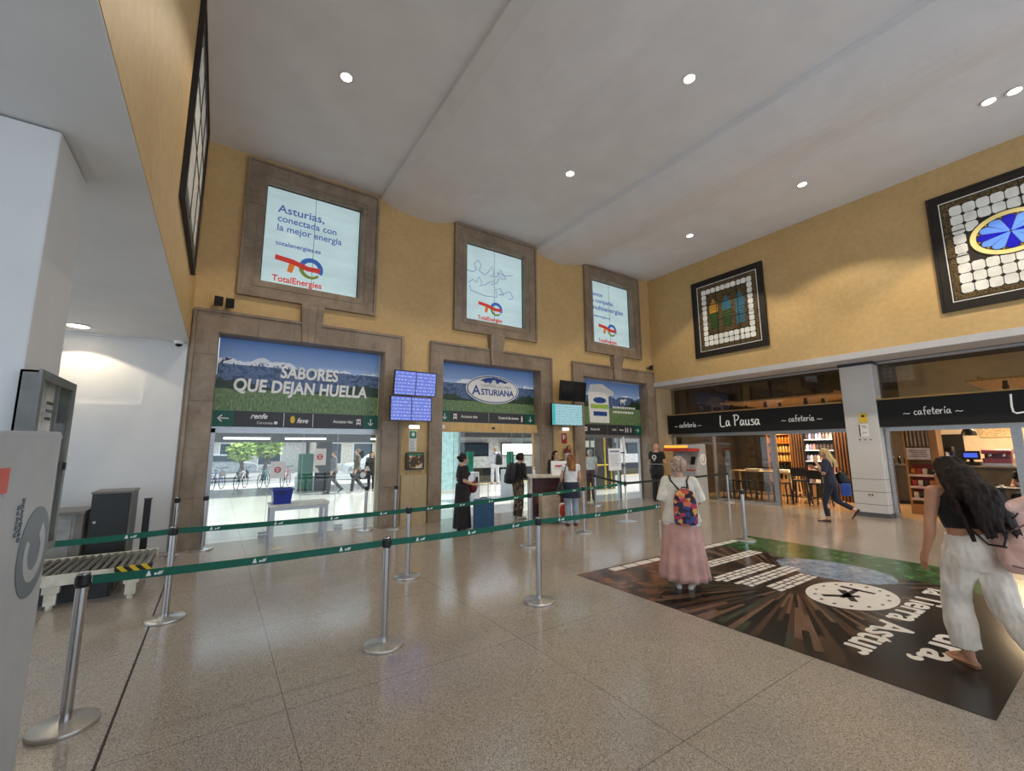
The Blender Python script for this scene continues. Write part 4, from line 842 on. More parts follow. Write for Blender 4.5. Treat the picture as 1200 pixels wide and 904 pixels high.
# ================================================================ QUEUE BARRIERS
M_chrome = mat('polished_steel', (190, 190, 192), .16, 1., .04, 3)
M_steel2 = mat('satin_base', (206, 202, 196), .30, .9, .05, 5)
M_belt = mat('belt_green', (0, 96, 76), .6, var=.08, vs=30)
M_belt2 = mat('belt_dark', (24, 44, 44), .6, var=.08, vs=30)
def make_stanchion():
    g = thing('queue_post', '-', 'barrier post', (0, 0, 0), 'queue barrier posts')
    MB().lathe([(.172, 0), (.175, .012), (.172, .026), (.155, .032), (.05, .04), (.038, .044)], n=48).build('base', M_steel2, g, smooth=True)
    MB().lathe([(.032, .043), (.032, .875)], n=24).build('pole', M_chrome, g, smooth=True)
    h = MB().lathe([(.035, .85), (.037, .853), (.037, .925), (.035, .93)], n=24).build('belt_head', M_blk, g, smooth=True)
    MB().lathe([(.034, .93), (.034, .938), (.028, .944), (.001, .945)], n=24).build('cap', M_chrome, h, smooth=True)
    mb = MB()
    mb.lathe([(.037, .862), (.042, .866), (.042, .914), (.037, .918)], n=24)
    mb.build('belt_slots', M_blk, h)
    return g
st0 = make_stanchion(); first = True
POSTS = {'A': (-.676, 4.117, 'nearest steel barrier post, at the left edge beside the grey ticket machine'), 'B': (-.318, 5.978, 'steel barrier post just behind the roller conveyor end'), 'C': (1.358, 4.07, 'steel barrier post in the left centre foreground, joining the two front tapes'),
         'D': (2.284, 5.945, 'steel barrier post on the back tape, left of the blue suitcase'), 'E': (3.178, 4.146, 'steel barrier post on the front tape right of the centre foreground'), 'X': (5.75, 4.165, 'steel barrier post at the end of the front tape, hidden behind the grey haired person'),
         'F': (4.746, 6.442, 'slim steel barrier post behind the front tape beside the beige suitcase'), 'G': (6.391, 6.774, 'steel barrier post in front of the person in the white top'), 'H': (8.307, 4.472, 'lone steel barrier post without tape at the corner of the floor advert'),
         'I': (2.76, 9.74, 'steel barrier post at the right side of the leftmost glass door'), 'J': (3.374, 9.6, 'steel barrier post against the pier below the departures screens'), 'K': (-.098, 9.617, 'steel barrier post at the left side of the leftmost glass door'),
         'L': (-.50, 9.52, 'steel barrier post against the white end wall'), 'N': (9.55, 9.60, 'steel barrier post in the corner doorway')}
for k, (x, y, lb) in POSTS.items():
    o = st0 if first else copy_tree(st0); first = False
    o.location = (x, y, 0); o['label'] = lb
# queue sign pole
g = thing('sign_stand', 'tall pale pole stand holding a white notice board before the corner doorway', 'sign stand', (8.13, 7.17, 0))
MB().box((7.9, 7.0, 0), (8.36, 7.34, .012)).build('base_plate', M_steel2, g); MB().cyl((8.13, 7.17, .012), (8.13, 7.17, 2.0), .022).build('pole', mat('white_pole', (214, 214, 212), .35), g)
MB().rbox((7.56, 7.12, 1.21), (7.97, 7.145, 1.72), .015, 1).build('board', M_wht, g); MB().box((7.97, 7.12, 1.3), (8.11, 7.14, 1.33)).box((7.97, 7.12, 1.6), (8.11, 7.14, 1.63)).build('clamp', M_blk, g)
mb = MB().box((7.60, 7.116, 1.63), (7.9, 7.1199, 1.67))
for k in range(8): mb.box((7.60, 7.117, 1.57-k*.035), (7.92-.03*(k % 3), 7.1199, 1.577-k*.035))
mb.build('print', mat('print_grey_blue', (130, 130, 150), .5), g); MB().cyl((8.13, 7.17, .83), (8.13, 7.17, .93), .036).build('belt_head', M_blk, g)
tx_me = None
def belt(label, p, q, dark=False, sag=.012, marks=True):
    p, q = V(p), V(q); d = (q-p).normalized(); p, q = p+d*.045, q-d*.045; Ln = (q-p).length; nrm = V((d.y, -d.x, 0)).normalized()
    if nrm.y > 0: nrm = -nrm
    g = thing('barrier_tape', label, 'barrier tape', tuple((p+q)/2), 'queue barrier tapes')
    n = 12; mb = MB(); rings = []
    f = lambda t: p.lerp(q, t)-V((0, 0, 4*sag*t*(1-t)))
    for i in range(n+1):
        c = f(i/n); rings.append([c+nrm*.0012+V((0, 0, -.029)), c+nrm*.0012+V((0, 0, .029)), c-nrm*.0012+V((0, 0, .029)), c-nrm*.0012+V((0, 0, -.029))])
    mb.loft(rings).build('tape', M_belt2 if dark else M_belt, g)
    ex = V((-nrm.y, nrm.x, 0))  # reading direction for a viewer on the near side
    if marks:
        c_ = bpy.data.curves.new('t', 'FONT'); c_.body = 'adif'; c_.size = .032; c_.extrude = .0004; c_.offset = .0012; c_.resolution_u = 1; c_.shear = .25
        to = bpy.data.objects.new('t', c_); COL.objects.link(to); dg = bpy.context.evaluated_depsgraph_get(); dg.update(); tm = bpy.data.meshes.new_from_object(to.evaluated_get(dg)); bpy.data.objects.remove(to)
        mm = MB(); k = int(Ln/.52)
        for i in range(k):
            c = f((i+.5)/k)+nrm*.0022
            mt = Matrix(((ex.x, 0, nrm.x, c.x), (ex.y, 0, nrm.y, c.y), (0, 1, 0, c.z-.013), (0, 0, 0, 1)))
            m2 = tm.copy(); m2.transform(mt); mm.b.from_mesh(m2); bpy.data.meshes.remove(m2)
            for a, b in ((-.045, .018),): mm.loft([[c+ex*(a+ox)+V((0, 0, oz))+nrm*dd for ox, oz in ((0, -.016), (.03, -.016), (.02, .018), (.012, .018))] for dd in (-.0004, .0004)])
        mm.build('tape_marks', M_stick, g)
H_ = .889
def P3(k): return (POSTS[k][0], POSTS[k][1], H_)
belt('front green tape, stretch from the nearest post at the left edge', P3('A'), P3('C')); belt('front green tape, stretch between the two posts in the centre foreground', P3('C'), P3('E')); belt('front green tape, stretch running behind the grey haired person', P3('E'), P3('X'))
belt('back green tape, stretch in front of the black cabinet', (-1.62, 5.88, H_), P3('B')); belt('back green tape, stretch crossing before the leftmost glass door', P3('B'), P3('D')); belt('back green tape, stretch crossing the person in black', P3('D'), P3('F')); belt('back green tape, stretch below the information desk', P3('F'), P3('G')); belt('back green tape, stretch from the white topped person to the tall sign pole', P3('G'), (8.13, 7.17, H_))
belt('dark tape from the tall sign pole past the man in black to the cafe glass', (8.13, 7.17, H_), (13.45, 7.7, H_), True, marks=False)
belt('dark tape between the corner doorway and the tall sign pole', P3('N'), (8.13, 7.17, H_), True, marks=False)
o = copy_tree(st0); o.location = (13.5, 7.7, 0); o['label'] = 'steel barrier post beside the far ticket machine'
o = copy_tree(st0); o.location = (-1.66, 5.88, 0); o['label'] = 'steel barrier post behind the info case and grey machine'
# ================================================================ TICKET MACHINES
M_mgrey = mat('machine_grey', (176, 180, 184), .4, var=.03); M_mlogo = mat('machine_logo_grey', (104, 112, 122), .4, var=.03); M_mred = mat('machine_red', (206, 60, 36), .35, var=.05); M_mdark = mat('machine_panel', (96, 98, 102), .35)
def ticket_machine(label, loc, rz, wd, dp, logo, panel_m, lit):
    """front towards local -Y, logo side at local x = 0, body spreads to -x"""
    g = thing('ticket_machine', label, 'ticket machine', (0, 0, 0), 'ticket machines'); h = 1.84
    pr = [(dp, 0), (dp, h), (-.28, h-.03), (-.33, h-.10), (-.33, 1.70), (.26, 1.66), (.24, 1.56), (.02, .95), (.0, .1), (.0, 0)]
    MB().prism([(-wd, y, z) for y, z in pr], (wd, 0, 0)).build('body', M_mgrey, g, .012, local=True)
    MB().rbox((-wd-.006, -.36, 1.60), (.006, .27, 1.69), .02, 2).build('canopy_lip', M_mred, g, local=True)
    MB().box((-wd+.04, -.338, 1.71), (-.04, -.325, 1.79)).build('header', lit, g, local=True)
    def sl(z): return .02+(z-.95)/(1.56-.95)*.22
    def plate(name, x0, x1, z0, z1, m, off=.006):
        MB().prism([(x0, sl(z0)-off, z0), (x0, sl(z1)-off, z1), (x0, sl(z1)+.004, z1), (x0, sl(z0)+.004, z0)], (x1-x0, 0, 0)).build(name, m, g, local=True)
    plate('front_panel', -wd+.04, -.04, 1.0, 1.55, panel_m); plate('touch_screen', -wd+.10, -wd+.48, 1.2, 1.5, mat('dim_screen', (126, 140, 140), .2, em=.15), .012); plate('card_reader', -.26, -.10, 1.16, 1.42, M_blk, .014)
    plate('red_band', -wd+.04, -.04, .955, 1.0, M_mred, .008); MB().box((-wd+.14, -.012, .5), (-.16, .003, .72)).build('ticket_tray', M_blk, g, local=True)
    # logo on the side
    cy, cz = dp-.19, 1.325; x = .001
    def disc(r, d0, d1, n=48, c=(0, 0)): return MB().loft([[V((d, cy+c[0]+r*math.cos(2*PI*k/n), cz+c[1]+r*math.sin(2*PI*k/n))) for k in range(n)] for d in (d0, d1)])
    lg = logo
    disc(.186, .0005, .003).build('logo_disc', lg, g, local=True)
    def arcx(r0, w_, a0, a1, d0, d1, m, n=20, w1=None):
        rings = []
        for i in range(n+1):
            a = math.radians(a0+(a1-a0)*i/n); w2 = w_+((w1 or w_)-w_)*i/n
            rings.append([V((d, cy+r*math.cos(a), cz+r*math.sin(a))) for d, r in ((d0, r0-w2/2), (d0, r0+w2/2), (d1, r0+w2/2), (d1, r0-w2/2))])
        MB().loft(rings).build('logo_curl', m, g, local=True)
    arcx(.10, .04, 150, 420, .003, .0045, M_mgrey, 24, .06)
    g.location = loc; g.rotation_euler.z = rz; return g
M_off = mat('header_dark', (60, 60, 62), .4); M_orl = mat('header_orange', (236, 150, 50), .4, em=1.2)
gm = ticket_machine('big grey ticket machine with a round logo at the left edge of the foreground', (-.62, 2.08, 0), 0, .75, .85, M_mlogo, M_mdark, M_off)
text('RENFE', .028, (.002, .42, 1.48), '+X', M_mlogo, gm, rot=(PI/2, -PI/2, PI/2), width=.12); text('CERCANÍAS', .028, (.002, .46, 1.48), '+X', M_mlogo, gm, rot=(PI/2, -PI/2, PI/2), width=.17)
for o in gm.children:
    if o.name.startswith('lettering'): o.location = (0, 0, 0); o.data.transform(Matrix.Translation(wl(gm)))
ticket_machine('ticket machine with an orange lit header against the cafe glass', (12.98, 8.43, 0), -PI/2, .96, .62, M_wht, mat('panel_pale', (170, 166, 160), .4), M_orl)
# ================================================================ INFO CASE ON THE PILLAR
g = thing('info_case', 'grey framed glass info case on the white pillar at the left', 'display case', (-.945, 3.86, 1.12))
x0, x1, ya, yb, za, zb = -.946, -.868, 3.505, 4.215, 1.12, 2.205
M_casefr = mat('case_grey', (120, 120, 116), .4, .5)
mb = MB().box((x0, ya, za), (x1, ya+.012, zb)).box((x0, yb-.012, za), (x1, yb, zb)).box((x0, ya, za), (x1, yb, za+.012)).box((x0, ya, zb-.012), (x1, yb, zb)).box((x0, ya, za), (x0+.01, yb, zb)); mb.build('body', M_casefr, g)
mb = MB().box((x1-.004, ya-.006, za-.006), (x1+.012, ya+.045, zb+.006)).box((x1-.004, yb-.045, za-.006), (x1+.012, yb+.006, zb+.006)).box((x1-.004, ya+.045, zb-.045), (x1+.012, yb-.045, zb+.006)).box((x1-.004, ya+.045, za-.006), (x1+.012, yb-.045, za+.045)); mb.build('frame', M_casefr, g)
MB().box((x1-.012, ya+.36, za+.045), (x1+.004, ya+.385, zb-.045)).build('mullion', M_casefr, g)
MB().box((x0+.011, ya+.02, za+.02), (x0+.016, yb-.02, zb-.02)).build('backboard', mat('case_board', (205, 204, 202), .5), g)
for (a, b) in ((ya+.05, ya+.34), (ya+.40, yb-.05)):
    pz = MB().box((x0+.017, a, za+.07), (x0+.020, b, zb-.05)).build('sheet', mat('sheet_grey', (216, 216, 216), .5), g)
    mb = MB()
    for k in range(3): mb.box((x0+.0205, a+.03, zb-.16-k*.05), (x0+.0215, b-.06-.03*k, zb-.14-k*.05))
    mb.build('print', M_sgrey, pz)
    mb = MB()
    for q in range(3):
        yy = a+.06+.08*q; mb.loft([[V((d, yy+s, z)) for s, z in ((-.025, 1.42), (.025, 1.42), (.025, 1.55), (.009, 1.60), (.009, 1.68-.04*q), (-.009, 1.68-.04*q), (-.009, 1.60), (-.025, 1.55))] for d in (x0+.0205, x0+.0215)])
    mb.build('bottle_picture', M_blk, pz)
MB().box((x1-.003, ya+.045, za+.045), (x1, yb-.045, zb-.045)).build('pane', glass('case_glass', (1, 1, 1), .25), g); MB().box((x1+.005, yb-.05, 1.62), (x1+.02, yb-.02, 1.67)).build('lock', M_blk, g)
# ================================================================ ROLLER CONVEYOR, CABINETS
M_cream = mat('cream_enamel', (214, 208, 190), .4); M_roll = mat('zinc_roller', (150, 146, 136), .35, .8, .1, 20)
g = thing('roller_conveyor', 'cream roller conveyor table with yellow and black end stripes', 'conveyor', (-1.4, 7.6, 0))
cz = .34
MB().box((-2.9, 7.06, cz-.09), (-.58, 7.10, cz+.025)).box((-2.9, 8.12, cz-.09), (-.58, 8.16, cz+.025)).build('side_rail', M_cream, g)
mb = MB().box((-2.86, 7.10, cz-.08), (-2.8, 8.12, cz-.02)).box((-.64, 7.10, cz-.08), (-.60, 8.12, cz-.04)); mb.build('cross_member', M_roll, g)
rl = MB().cyl((-.63, 7.101, cz), (-.63, 8.119, cz), .026, n=14).build('roller', M_roll, g, smooth=True)
for k in range(1, 28): o = rl.copy(); COL.objects.link(o); o.location.x = -.08*k
for x in (-.74, -1.42, -2.6):
    for y in (7.09, 8.09): MB().box((x-.05, y, .04), (x+.05, y+.04, cz-.09)).box((x-.07, y-.015, .17), (x+.07, y+.055, cz-.09)).cyl((x, y+.02, 0), (x, y+.02, .04), .03).build('leg', M_cream, g)
def stripes():
    t = NT('hazard_stripes'); X, Y, Z = t.xyz(); s = t.math('FRACT', t.math('MULTIPLY', t.math('ADD', X, t.math('MULTIPLY', Z, 1.)), 9))
    t.set(col=t.mix(t.math('GREATER_THAN', s, .5), lin((222, 190, 30)), lin((24, 22, 20))), rough=.4); return t.m
MB().box((-.90, 7.052, cz-.05), (-.56, 7.115, cz+.032)).box((-.579, 7.06, cz-.09), (-.555, 7.18, cz+.032)).build('hazard_tape', stripes(), g)
g = thing('scanner_body', 'dark baggage scanner housing under the roller conveyor', 'scanner', (-2.0, 7.7, 0)); MB().rbox((-2.5, 7.3, 0), (-.95, 8.0, .2), .04).build('housing', mat('scanner_dark', (52, 54, 56), .5), g); MB().box((-.949, 7.4, .05), (-.94, 7.9, .16)).build('vent', M_blk, g); MB().box((-2.2, 7.29, .05), (-1.5, 7.299, .16)).build('service_panel', M_sgrey, g)
M_cab = mat('dark_cabinet', (38, 40, 40), .35); M_cabt = mat('cabinet_top', (112, 108, 100), .4)
g = thing('tall_cabinet', 'dark grey metal cabinet against the white wall', 'cabinet', (-1.22, 8.95, 0)); MB().box((-1.45, 8.72, 0), (-1.0, 9.3, 1.12)).build('body', M_cab, g); MB().box((-1.46, 8.70, 1.12), (-.99, 9.31, 1.15)).build('top', M_cabt, g); d_ = MB().box((-1.43, 8.708, .04), (-1.02, 8.72, 1.09)).build('door', M_cab, g); MB().cyl((-1.39, 8.707, .72), (-1.39, 8.69, .72), .018, n=12).build('lock', M_alu, d_); MB().box((-1.02, 8.716, .0), (-1.0, 8.7199, 1.12)).build('edge_strip', M_cabt, g)
g = thing('low_cabinet', 'low grey metal cabinet left of the dark one', 'cabinet', (-2.1, 8.9, 0)); MB().box((-2.9, 8.66, 0), (-1.5, 9.3, .86)).build('body', mat('grey_metal', (140, 138, 132), .4, .3), g); MB().box((-2.92, 8.6, .86), (-1.48, 9.32, .90)).build('top', M_cabt, g); MB().box((-2.2, 8.65, .06), (-1.62, 8.66, .80)).build('door', mat('grey_metal_door', (150, 148, 142), .4, .3), g); MB().box((-1.58, 8.64, 0), (-1.5, 8.66, .86)).build('corner_post', M_cabt, g)
g = thing('black_post', 'slim black post against the white wall right of the dark cabinet', 'post', (-.84, 9.0, 0)); MB().box((-.885, 8.97, .02), (-.80, 9.03, .98)).build('shaft', M_blk, g); MB().box((-.95, 8.9, 0), (-.73, 9.1, .02)).build('foot', M_blk, g); MB().box((-.89, 8.96, .98), (-.79, 9.04, 1.0)).build('cap', M_sgrey, g)
# table and tray
g = thing('tray_table', 'white metal table before the leftmost glass door', 'table', (1.38, 9.47, 0)); MB().rbox((.88, 9.18, .69), (1.90, 9.74, .735), .02).build('tabletop', mat('pale_laminate', (214, 212, 204), .35), g)
for x in (.93, 1.85):
    for y in (9.23, 9.69): MB().box((x-.035, y-.03, 0), (x+.035, y+.03, .69)).build('leg', M_alu, g)
MB().box((.96, 9.22, .62), (1.82, 9.24, .69)).box((.96, 9.68, .62), (1.82, 9.70, .69)).build('apron', M_alu, g)
g = thing('plastic_tray', 'deep blue plastic tray box on the white metal table', 'tray', (1.08, 9.42, .7355)); M_bin = mat('blue_plastic', (24, 50, 150), .35)
def rr(x, y, z): return [V((1.08-x, 9.42-y, z)), V((1.08+x, 9.42-y, z)), V((1.08+x, 9.42+y, z)), V((1.08-x, 9.42+y, z))]
MB().loft([rr(.13, .17, .75), rr(.14, .18, .736), rr(.165, .205, .99), rr(.19, .23, .99), rr(.19, .23, 1.01), rr(.155, .195, 1.01), rr(.13, .17, .75)], caps=True).build('tub', M_bin, g); MB().box((1.02, 9.2, .93), (1.14, 9.209, .96)).build('handle_slot', M_blk, g)
tag(MB().rbox((.93, 8.92, 0), (1.09, 9.04, .003), .01).build('floor_sticker', mat('beige_sticker', (214, 202, 160), .5)), 'small beige sticker on the floor before the white metal table', 'sticker')
# ================================================================ INFORMATION DESK
M_desk = mat('desk_white', (216, 208, 194), .4); M_dred = mat('desk_maroon', (64, 20, 26), .4)
g = thing('information_desk', 'small white information desk with a dark red front', 'desk', (7.05, 8.2, 0))
mt = Matrix.Translation((7.05, 8.55, 0)) @ Matrix.Rotation(math.radians(-28), 4, 'Z'); g.location = mt @ V((0, 0, 0)); g.rotation_euler.z = math.radians(-28)
MB().box((-.62, -.28, 0), (-.58, .25, 1.02)).box((.22, -.30, 0), (.42, .25, 1.02)).build('side_panel', M_desk, g, local=True); MB().box((-.58, -.26, .03), (.22, -.2, 1.02)).build('front_panel', M_dred, g, local=True); MB().rbox((-.68, -.36, 1.02), (.50, .32, 1.07), .03).build('worktop', M_desk, g, local=True)
mb = MB()
for k in range(5): mb.tube([(-.45+.12*k, -.262, .75), (-.40+.12*k, -.262, .82), (-.35+.12*k, -.262, .76)], .008, 5)
mb.box((-.5, -.265, .4), (-.2, -.2605, .55)).build('front_motif', mat('dull_rose', (120, 60, 60), .5), g, local=True)
g2 = thing('desk_notice', 'white tilted notice box standing on the information desk', 'notice', mt @ V((.16, 0, 1.07))); g2.rotation_euler.z = math.radians(-28)
MB().prism([(-.2, -.08, 0), (-.2, .1, 0), (-.2, .06, .34), (-.2, .03, .34)], (.42, 0, 0)).build('box', M_wht, g2, local=True); MB().prism([(-.12, -.062, .2), (-.12, -.056, .24), (-.12, -.05, .24), (-.12, -.055, .2)], (.2, 0, 0)).build('print', M_noent, g2, local=True)
g2 = thing('spray_bottle', 'clear white hand gel bottle on the left end of the information desk', 'bottle', mt @ V((-.5, -.05, 1.07))); MB().lathe([(.035, 0), (.04, .01), (.04, .11), (.015, .14), (.015, .17), (.001, .17)]).build('bottle', M_wht, g2, local=True, smooth=True); MB().cyl((0, 0, .17), (0, 0, .2), .01).bar((0, 0, .195), (.05, 0, .19), .015, .012).build('pump', M_wht, g2, local=True)
# ================================================================ FLOOR ADVERT
def decal():
    t = NT('floor_print'); X, Y, Z = t.xyz(); X = t.math('ADD', X, 4.25); Y = t.math('ADD', Y, .77)
    dx = t.math('SUBTRACT', X, 6.2); dy = t.math('SUBTRACT', Y, 2.75)
    ang = t.math('ARCTAN2', dy, dx); rad = t.math('SQRT', t.math('ADD', t.math('MULTIPLY', dx, dx), t.math('MULTIPLY', dy, dy)))
    ia = t.math('FLOOR', t.math('MULTIPLY', ang, 28.)); wn = t.n('ShaderNodeTexWhiteNoise', noise_dimensions='1D'); t.put(wn.inputs['W'], ia)
    ir = t.math('FLOOR', t.math('ADD', t.math('MULTIPLY', rad, 1.1), t.math('MULTIPLY', wn.outputs[0], 3.)))
    w2 = t.n('ShaderNodeTexWhiteNoise', noise_dimensions='2D'); t.put(w2.inputs['Vector'], t.n('ShaderNodeCombineXYZ', {0: ia, 1: ir, 2: 0.}).outputs[0])
    n = t.noise(1.4, t.n('ShaderNodeCombineXYZ', {0: t.math('MULTIPLY', ang, 30.), 1: t.math('MULTIPLY', rad, 1.2), 2: 0.}).outputs[0], 5, .6)
    pl = t.ramp(w2.outputs[0], [(.0, (26, 25, 24)), (.30, (38, 34, 30)), (.45, (84, 62, 48)), (.68, (122, 94, 76)), (.93, (66, 72, 58))], 'CONSTANT')
    pl = t.mix(t.ramp(n, [(.35, (150, 150, 150)), (.6, (0, 0, 0))]), pl, lin((24, 23, 22)))
    fan = t.ramp(t.math('DIVIDE', rad, 3.), [(.10, (0, 0, 0)), (.16, (255, 255, 255)), (.55, (255, 255, 255)), (.85, (40, 40, 40))])
    dk = t.ramp(t.noise(2.5, detail=5), [(.35, (24, 23, 23)), (.65, (44, 38, 34))])
    k = t.mix(fan, dk, pl)
    k = t.mix(t.math('LESS_THAN', Y, 1.62), k, dk)
    rub = t.math('MULTIPLY', t.math('GREATER_THAN', t.math('SUBTRACT', t.math('MULTIPLY', t.math('SUBTRACT', Y, 3.4), .9), t.math('MULTIPLY', t.math('SUBTRACT', X, 4.6), .5)), t.math('SUBTRACT', t.math('MULTIPLY', t.noise(3, detail=4), .6), .2)), 1.)
    k = t.mix(t.math('MULTIPLY', rub, .6), k, t.ramp(t.noise(4, detail=5), [(.4, (70, 44, 30)), (.6, (150, 96, 66))]))
    gn = t.noise(6, detail=7, rough=.75)
    gm_ = t.math('GREATER_THAN', t.math('ADD', X, t.math('MULTIPLY', t.noise(1.2, detail=5), 1.1)), 8.15)
    k = t.mix(gm_, k, t.ramp(gn, [(.36, (16, 40, 22)), (.52, (40, 92, 44)), (.66, (110, 160, 96))]))
    rr_ = t.math('ADD', t.math('POWER', t.math('DIVIDE', t.math('SUBTRACT', X, 7.35), .55), 2.), t.math('POWER', t.math('DIVIDE', t.math('SUBTRACT', Y, 2.75), .75), 2.))
    k = t.mix(t.math('LESS_THAN', t.math('ADD', rr_, t.math('MULTIPLY', gn, .8)), 1.3), k, t.ramp(gn, [(.3, (64, 84, 110)), (.6, (150, 170, 190))]))
    t.set(col=k, rough=.22); return t.m
g = thing('floor_advert', 'large dark floor advert with green foliage and white lettering', 'floor advert', (4.25, .77, 0))
MB().rbox((4.25, .77, .0005), (8.79, 4.68, .004), .01).build('sheet', decal(), g)
M_fw = mat('floor_white', (226, 220, 212), .35, var=.03)
text('Tierra Astur', .40, (6.98, 1.745, .0052), 'up', M_fw, g, rot=(0, 0, PI), align='LEFT', bold=.010, width=2.36, depth=.001); text('la', .40, (7.4, 1.745, .0052), 'up', M_fw, g, rot=(0, 0, PI), align='LEFT', bold=.010, width=.30, depth=.001)
text('ura,', .40, (5.75, 1.32, .0052), 'up', M_fw, g, rot=(0, 0, PI), align='LEFT', bold=.010, width=.86, depth=.001)
def flat(pts, z0, z1): return MB().loft([[V((x, y, z)) for x, y in pts] for z in (z0, z1)])
flat([(6.32+.60*math.cos(2*PI*k/40), 2.2+.42*math.sin(2*PI*k/40)) for k in range(40)], .0045, .0055).build('oval_emblem', M_fw, g)
mb = MB()
for pts in ([(6.62, 2.40), (6.62, 2.05), (6.55, 2.05), (6.55, 2.40)], [(6.62, 2.26), (6.62, 2.2), (6.12, 2.2), (6.12, 2.26)], [(6.42, 2.38), (6.46, 2.30), (6.1, 2.06), (6.06, 2.12)], [(6.06, 2.42), (6.0, 2.36), (6.3, 2.1), (6.36, 2.14)]): mb.b.faces.new([mb.b.verts.new((x, y, .0062)) for x, y in pts])
for k in range(14): a = 2*PI*k/14; x, y = 6.32+.49*math.cos(a), 2.2+.33*math.sin(a); mb.b.faces.new([mb.b.verts.new((x+dx_, y+dy_, .0062)) for dx_, dy_ in ((-.025, -.015), (.025, -.015), (.025, .015), (-.025, .015))])
mb.build('emblem_marks', M_blk, g)
random.seed(5)
for (y, xa, xb) in ((4.50, 4.75, 5.95), (4.52, 7.0, 8.2), (3.98, 5.85, 7.6), (3.47, 5.55, 6.95), (3.18, 5.6, 7.05), (2.88, 5.75, 6.8)):
    mb = MB()
    for r_ in range(3 if y < 4.4 else 1):
        x = xa+random.uniform(0, .1)
        while x < xb:
            w_ = random.uniform(.08, .3); h_ = .055 if y < 4.4 else .13
            mb.box((x, y-r_*.075, .0042), (min(xb, x+w_), y-r_*.075+h_, .0055)); x += w_+.03
    mb.build('text_block', M_fw, g)
# ================================================================ BEHIND THE DOORS
M_road = mat('asphalt', (150, 150, 152), .8, var=.1, vs=4); M_pave = mat('pale_paving', (214, 212, 206), .7, var=.06, vs=3)
struct('floor', MB().box((-40, 23, -.3), (60, 26, -.02)), M_pave); struct('floor', MB().box((-40, 26, -.4), (60, 70, -.12)), M_road)
# facade frame of the platform hall
fr = MB().box((-9, 20.9, 2.35), (9.4, 21.1, 2.5))
for x in (-6, -1.6, -.2, 4.0, 6.6, 9.3): fr.box((x-.08, 20.9, 0), (x+.08, 21.1, 2.35))
fr = tag(fr.build('window_6', mat('dark_frame', (46, 48, 50), .5)), kind='structure')
struct('wall_platform', MB().box((-.9, 19.6, 0), (-.15, 20.2, 2.42)).box((3.55, 19.9, 0), (4.1, 20.4, 2.42)), mat('dark_pier', (52, 50, 48), .6))
for k, (lb, x) in enumerate((('left', .9), ('middle', 2.9), ('right', 6.2))):
    g = thing('strip_light', 'long lit strip light on the dark header beyond the leftmost glass door, %s of three' % lb, 'light', (x, 18.95, 2.16), 'platform strip lights'); MB().box((x-.75, 18.9, 2.14), (x+.75, 18.999, 2.20)).build('housing', M_wht, g); MB().box((x-.74, 18.88, 2.125), (x+.74, 18.9, 2.18)).build('tube', M_lampw, g)
g = thing('green_cabinet', 'tall green cabinet with white sides beyond the leftmost glass door', 'cabinet', (3.2, 20.6, 0)); MB().rbox((2.92, 20.4, .05), (3.48, 20.7, 1.55), .04, 1).build('front', mat('kiosk_green', (10, 110, 80), .4), g); MB().box((2.84, 20.42, .0), (2.91, 20.75, .6)).box((3.49, 20.42, 0), (3.56, 20.75, .6)).build('side_panel', M_wht, g); MB().box((2.9, 20.41, 0), (3.5, 20.7, .05)).build('plinth', M_blk, g)
# trees
def leafmat(name, a, b):
    t = NT(name); t.set(col=t.ramp(t.vor(14), [(.0, a), (1, b)]), rough=.6); return t.m
M_leaf = leafmat('street_leaves', (96, 130, 50), (190, 214, 110)); M_bark = mat('bark', (90, 76, 62), .8, var=.2, bump=.3)
def tree(label, x, y, h, r, seed, z0=-.12):
    rd = random.Random(seed); g = thing('street_tree', label, 'tree', (x, y, z0), 'street trees'); zc = z0+h-r
    mb = MB().tube([(x, y, z0), (x+.06, y, z0+(h-r)*.6), (x, y+.05, zc)], [.14, .10, .07], 8)
    for k in range(5): a = 2*PI*k/5; mb.tube([(x, y, zc-.5), (x+math.cos(a)*r*.5, y+math.sin(a)*r*.5, zc+.1)], [.06, .03], 6)
    mb.build('trunk', M_bark, g); lf = MB()
    for k in range(900):
        d = V((rd.gauss(0, 1), rd.gauss(0, 1), rd.gauss(0, 1))).normalized()*r*rd.uniform(.45, 1)*(.8+.25*math.sin(5*rd.random())); c = V((x, y, zc+.2))+V((d.x, d.y, d.z*.85)); n, s, u = frame_of(V((rd.gauss(0, 1), rd.gauss(0, 1), rd.gauss(0, 1)+.01))); e = rd.uniform(.1, .2)
        lf.b.faces.new([lf.b.verts.new(c+s*a*e+u*b*e*.6) for a, b in ((-1, 0), (-.2, -1), (1, 0), (.2, 1))])
    me = lf.mesh('foliage'); link('foliage', me, M_leaf, g).location = (-x, -y, -z0)
tree('leafy tree in the street beyond the leftmost glass door, left of the white notice', 2.5, 31, 2.9, 1.0, 1); tree('leafy tree in the street seen through the right side of the corner doorway, left one', 26.5, 31, 4.6, 2.0, 2); tree('leafy tree in the street seen through the right side of the corner doorway, right one', 31.0, 32, 4.6, 2.0, 3)
tree('small leafy tree in the street beyond the leftmost glass door, left of the larger tree', 1.2, 30, 2.3, .75, 4)
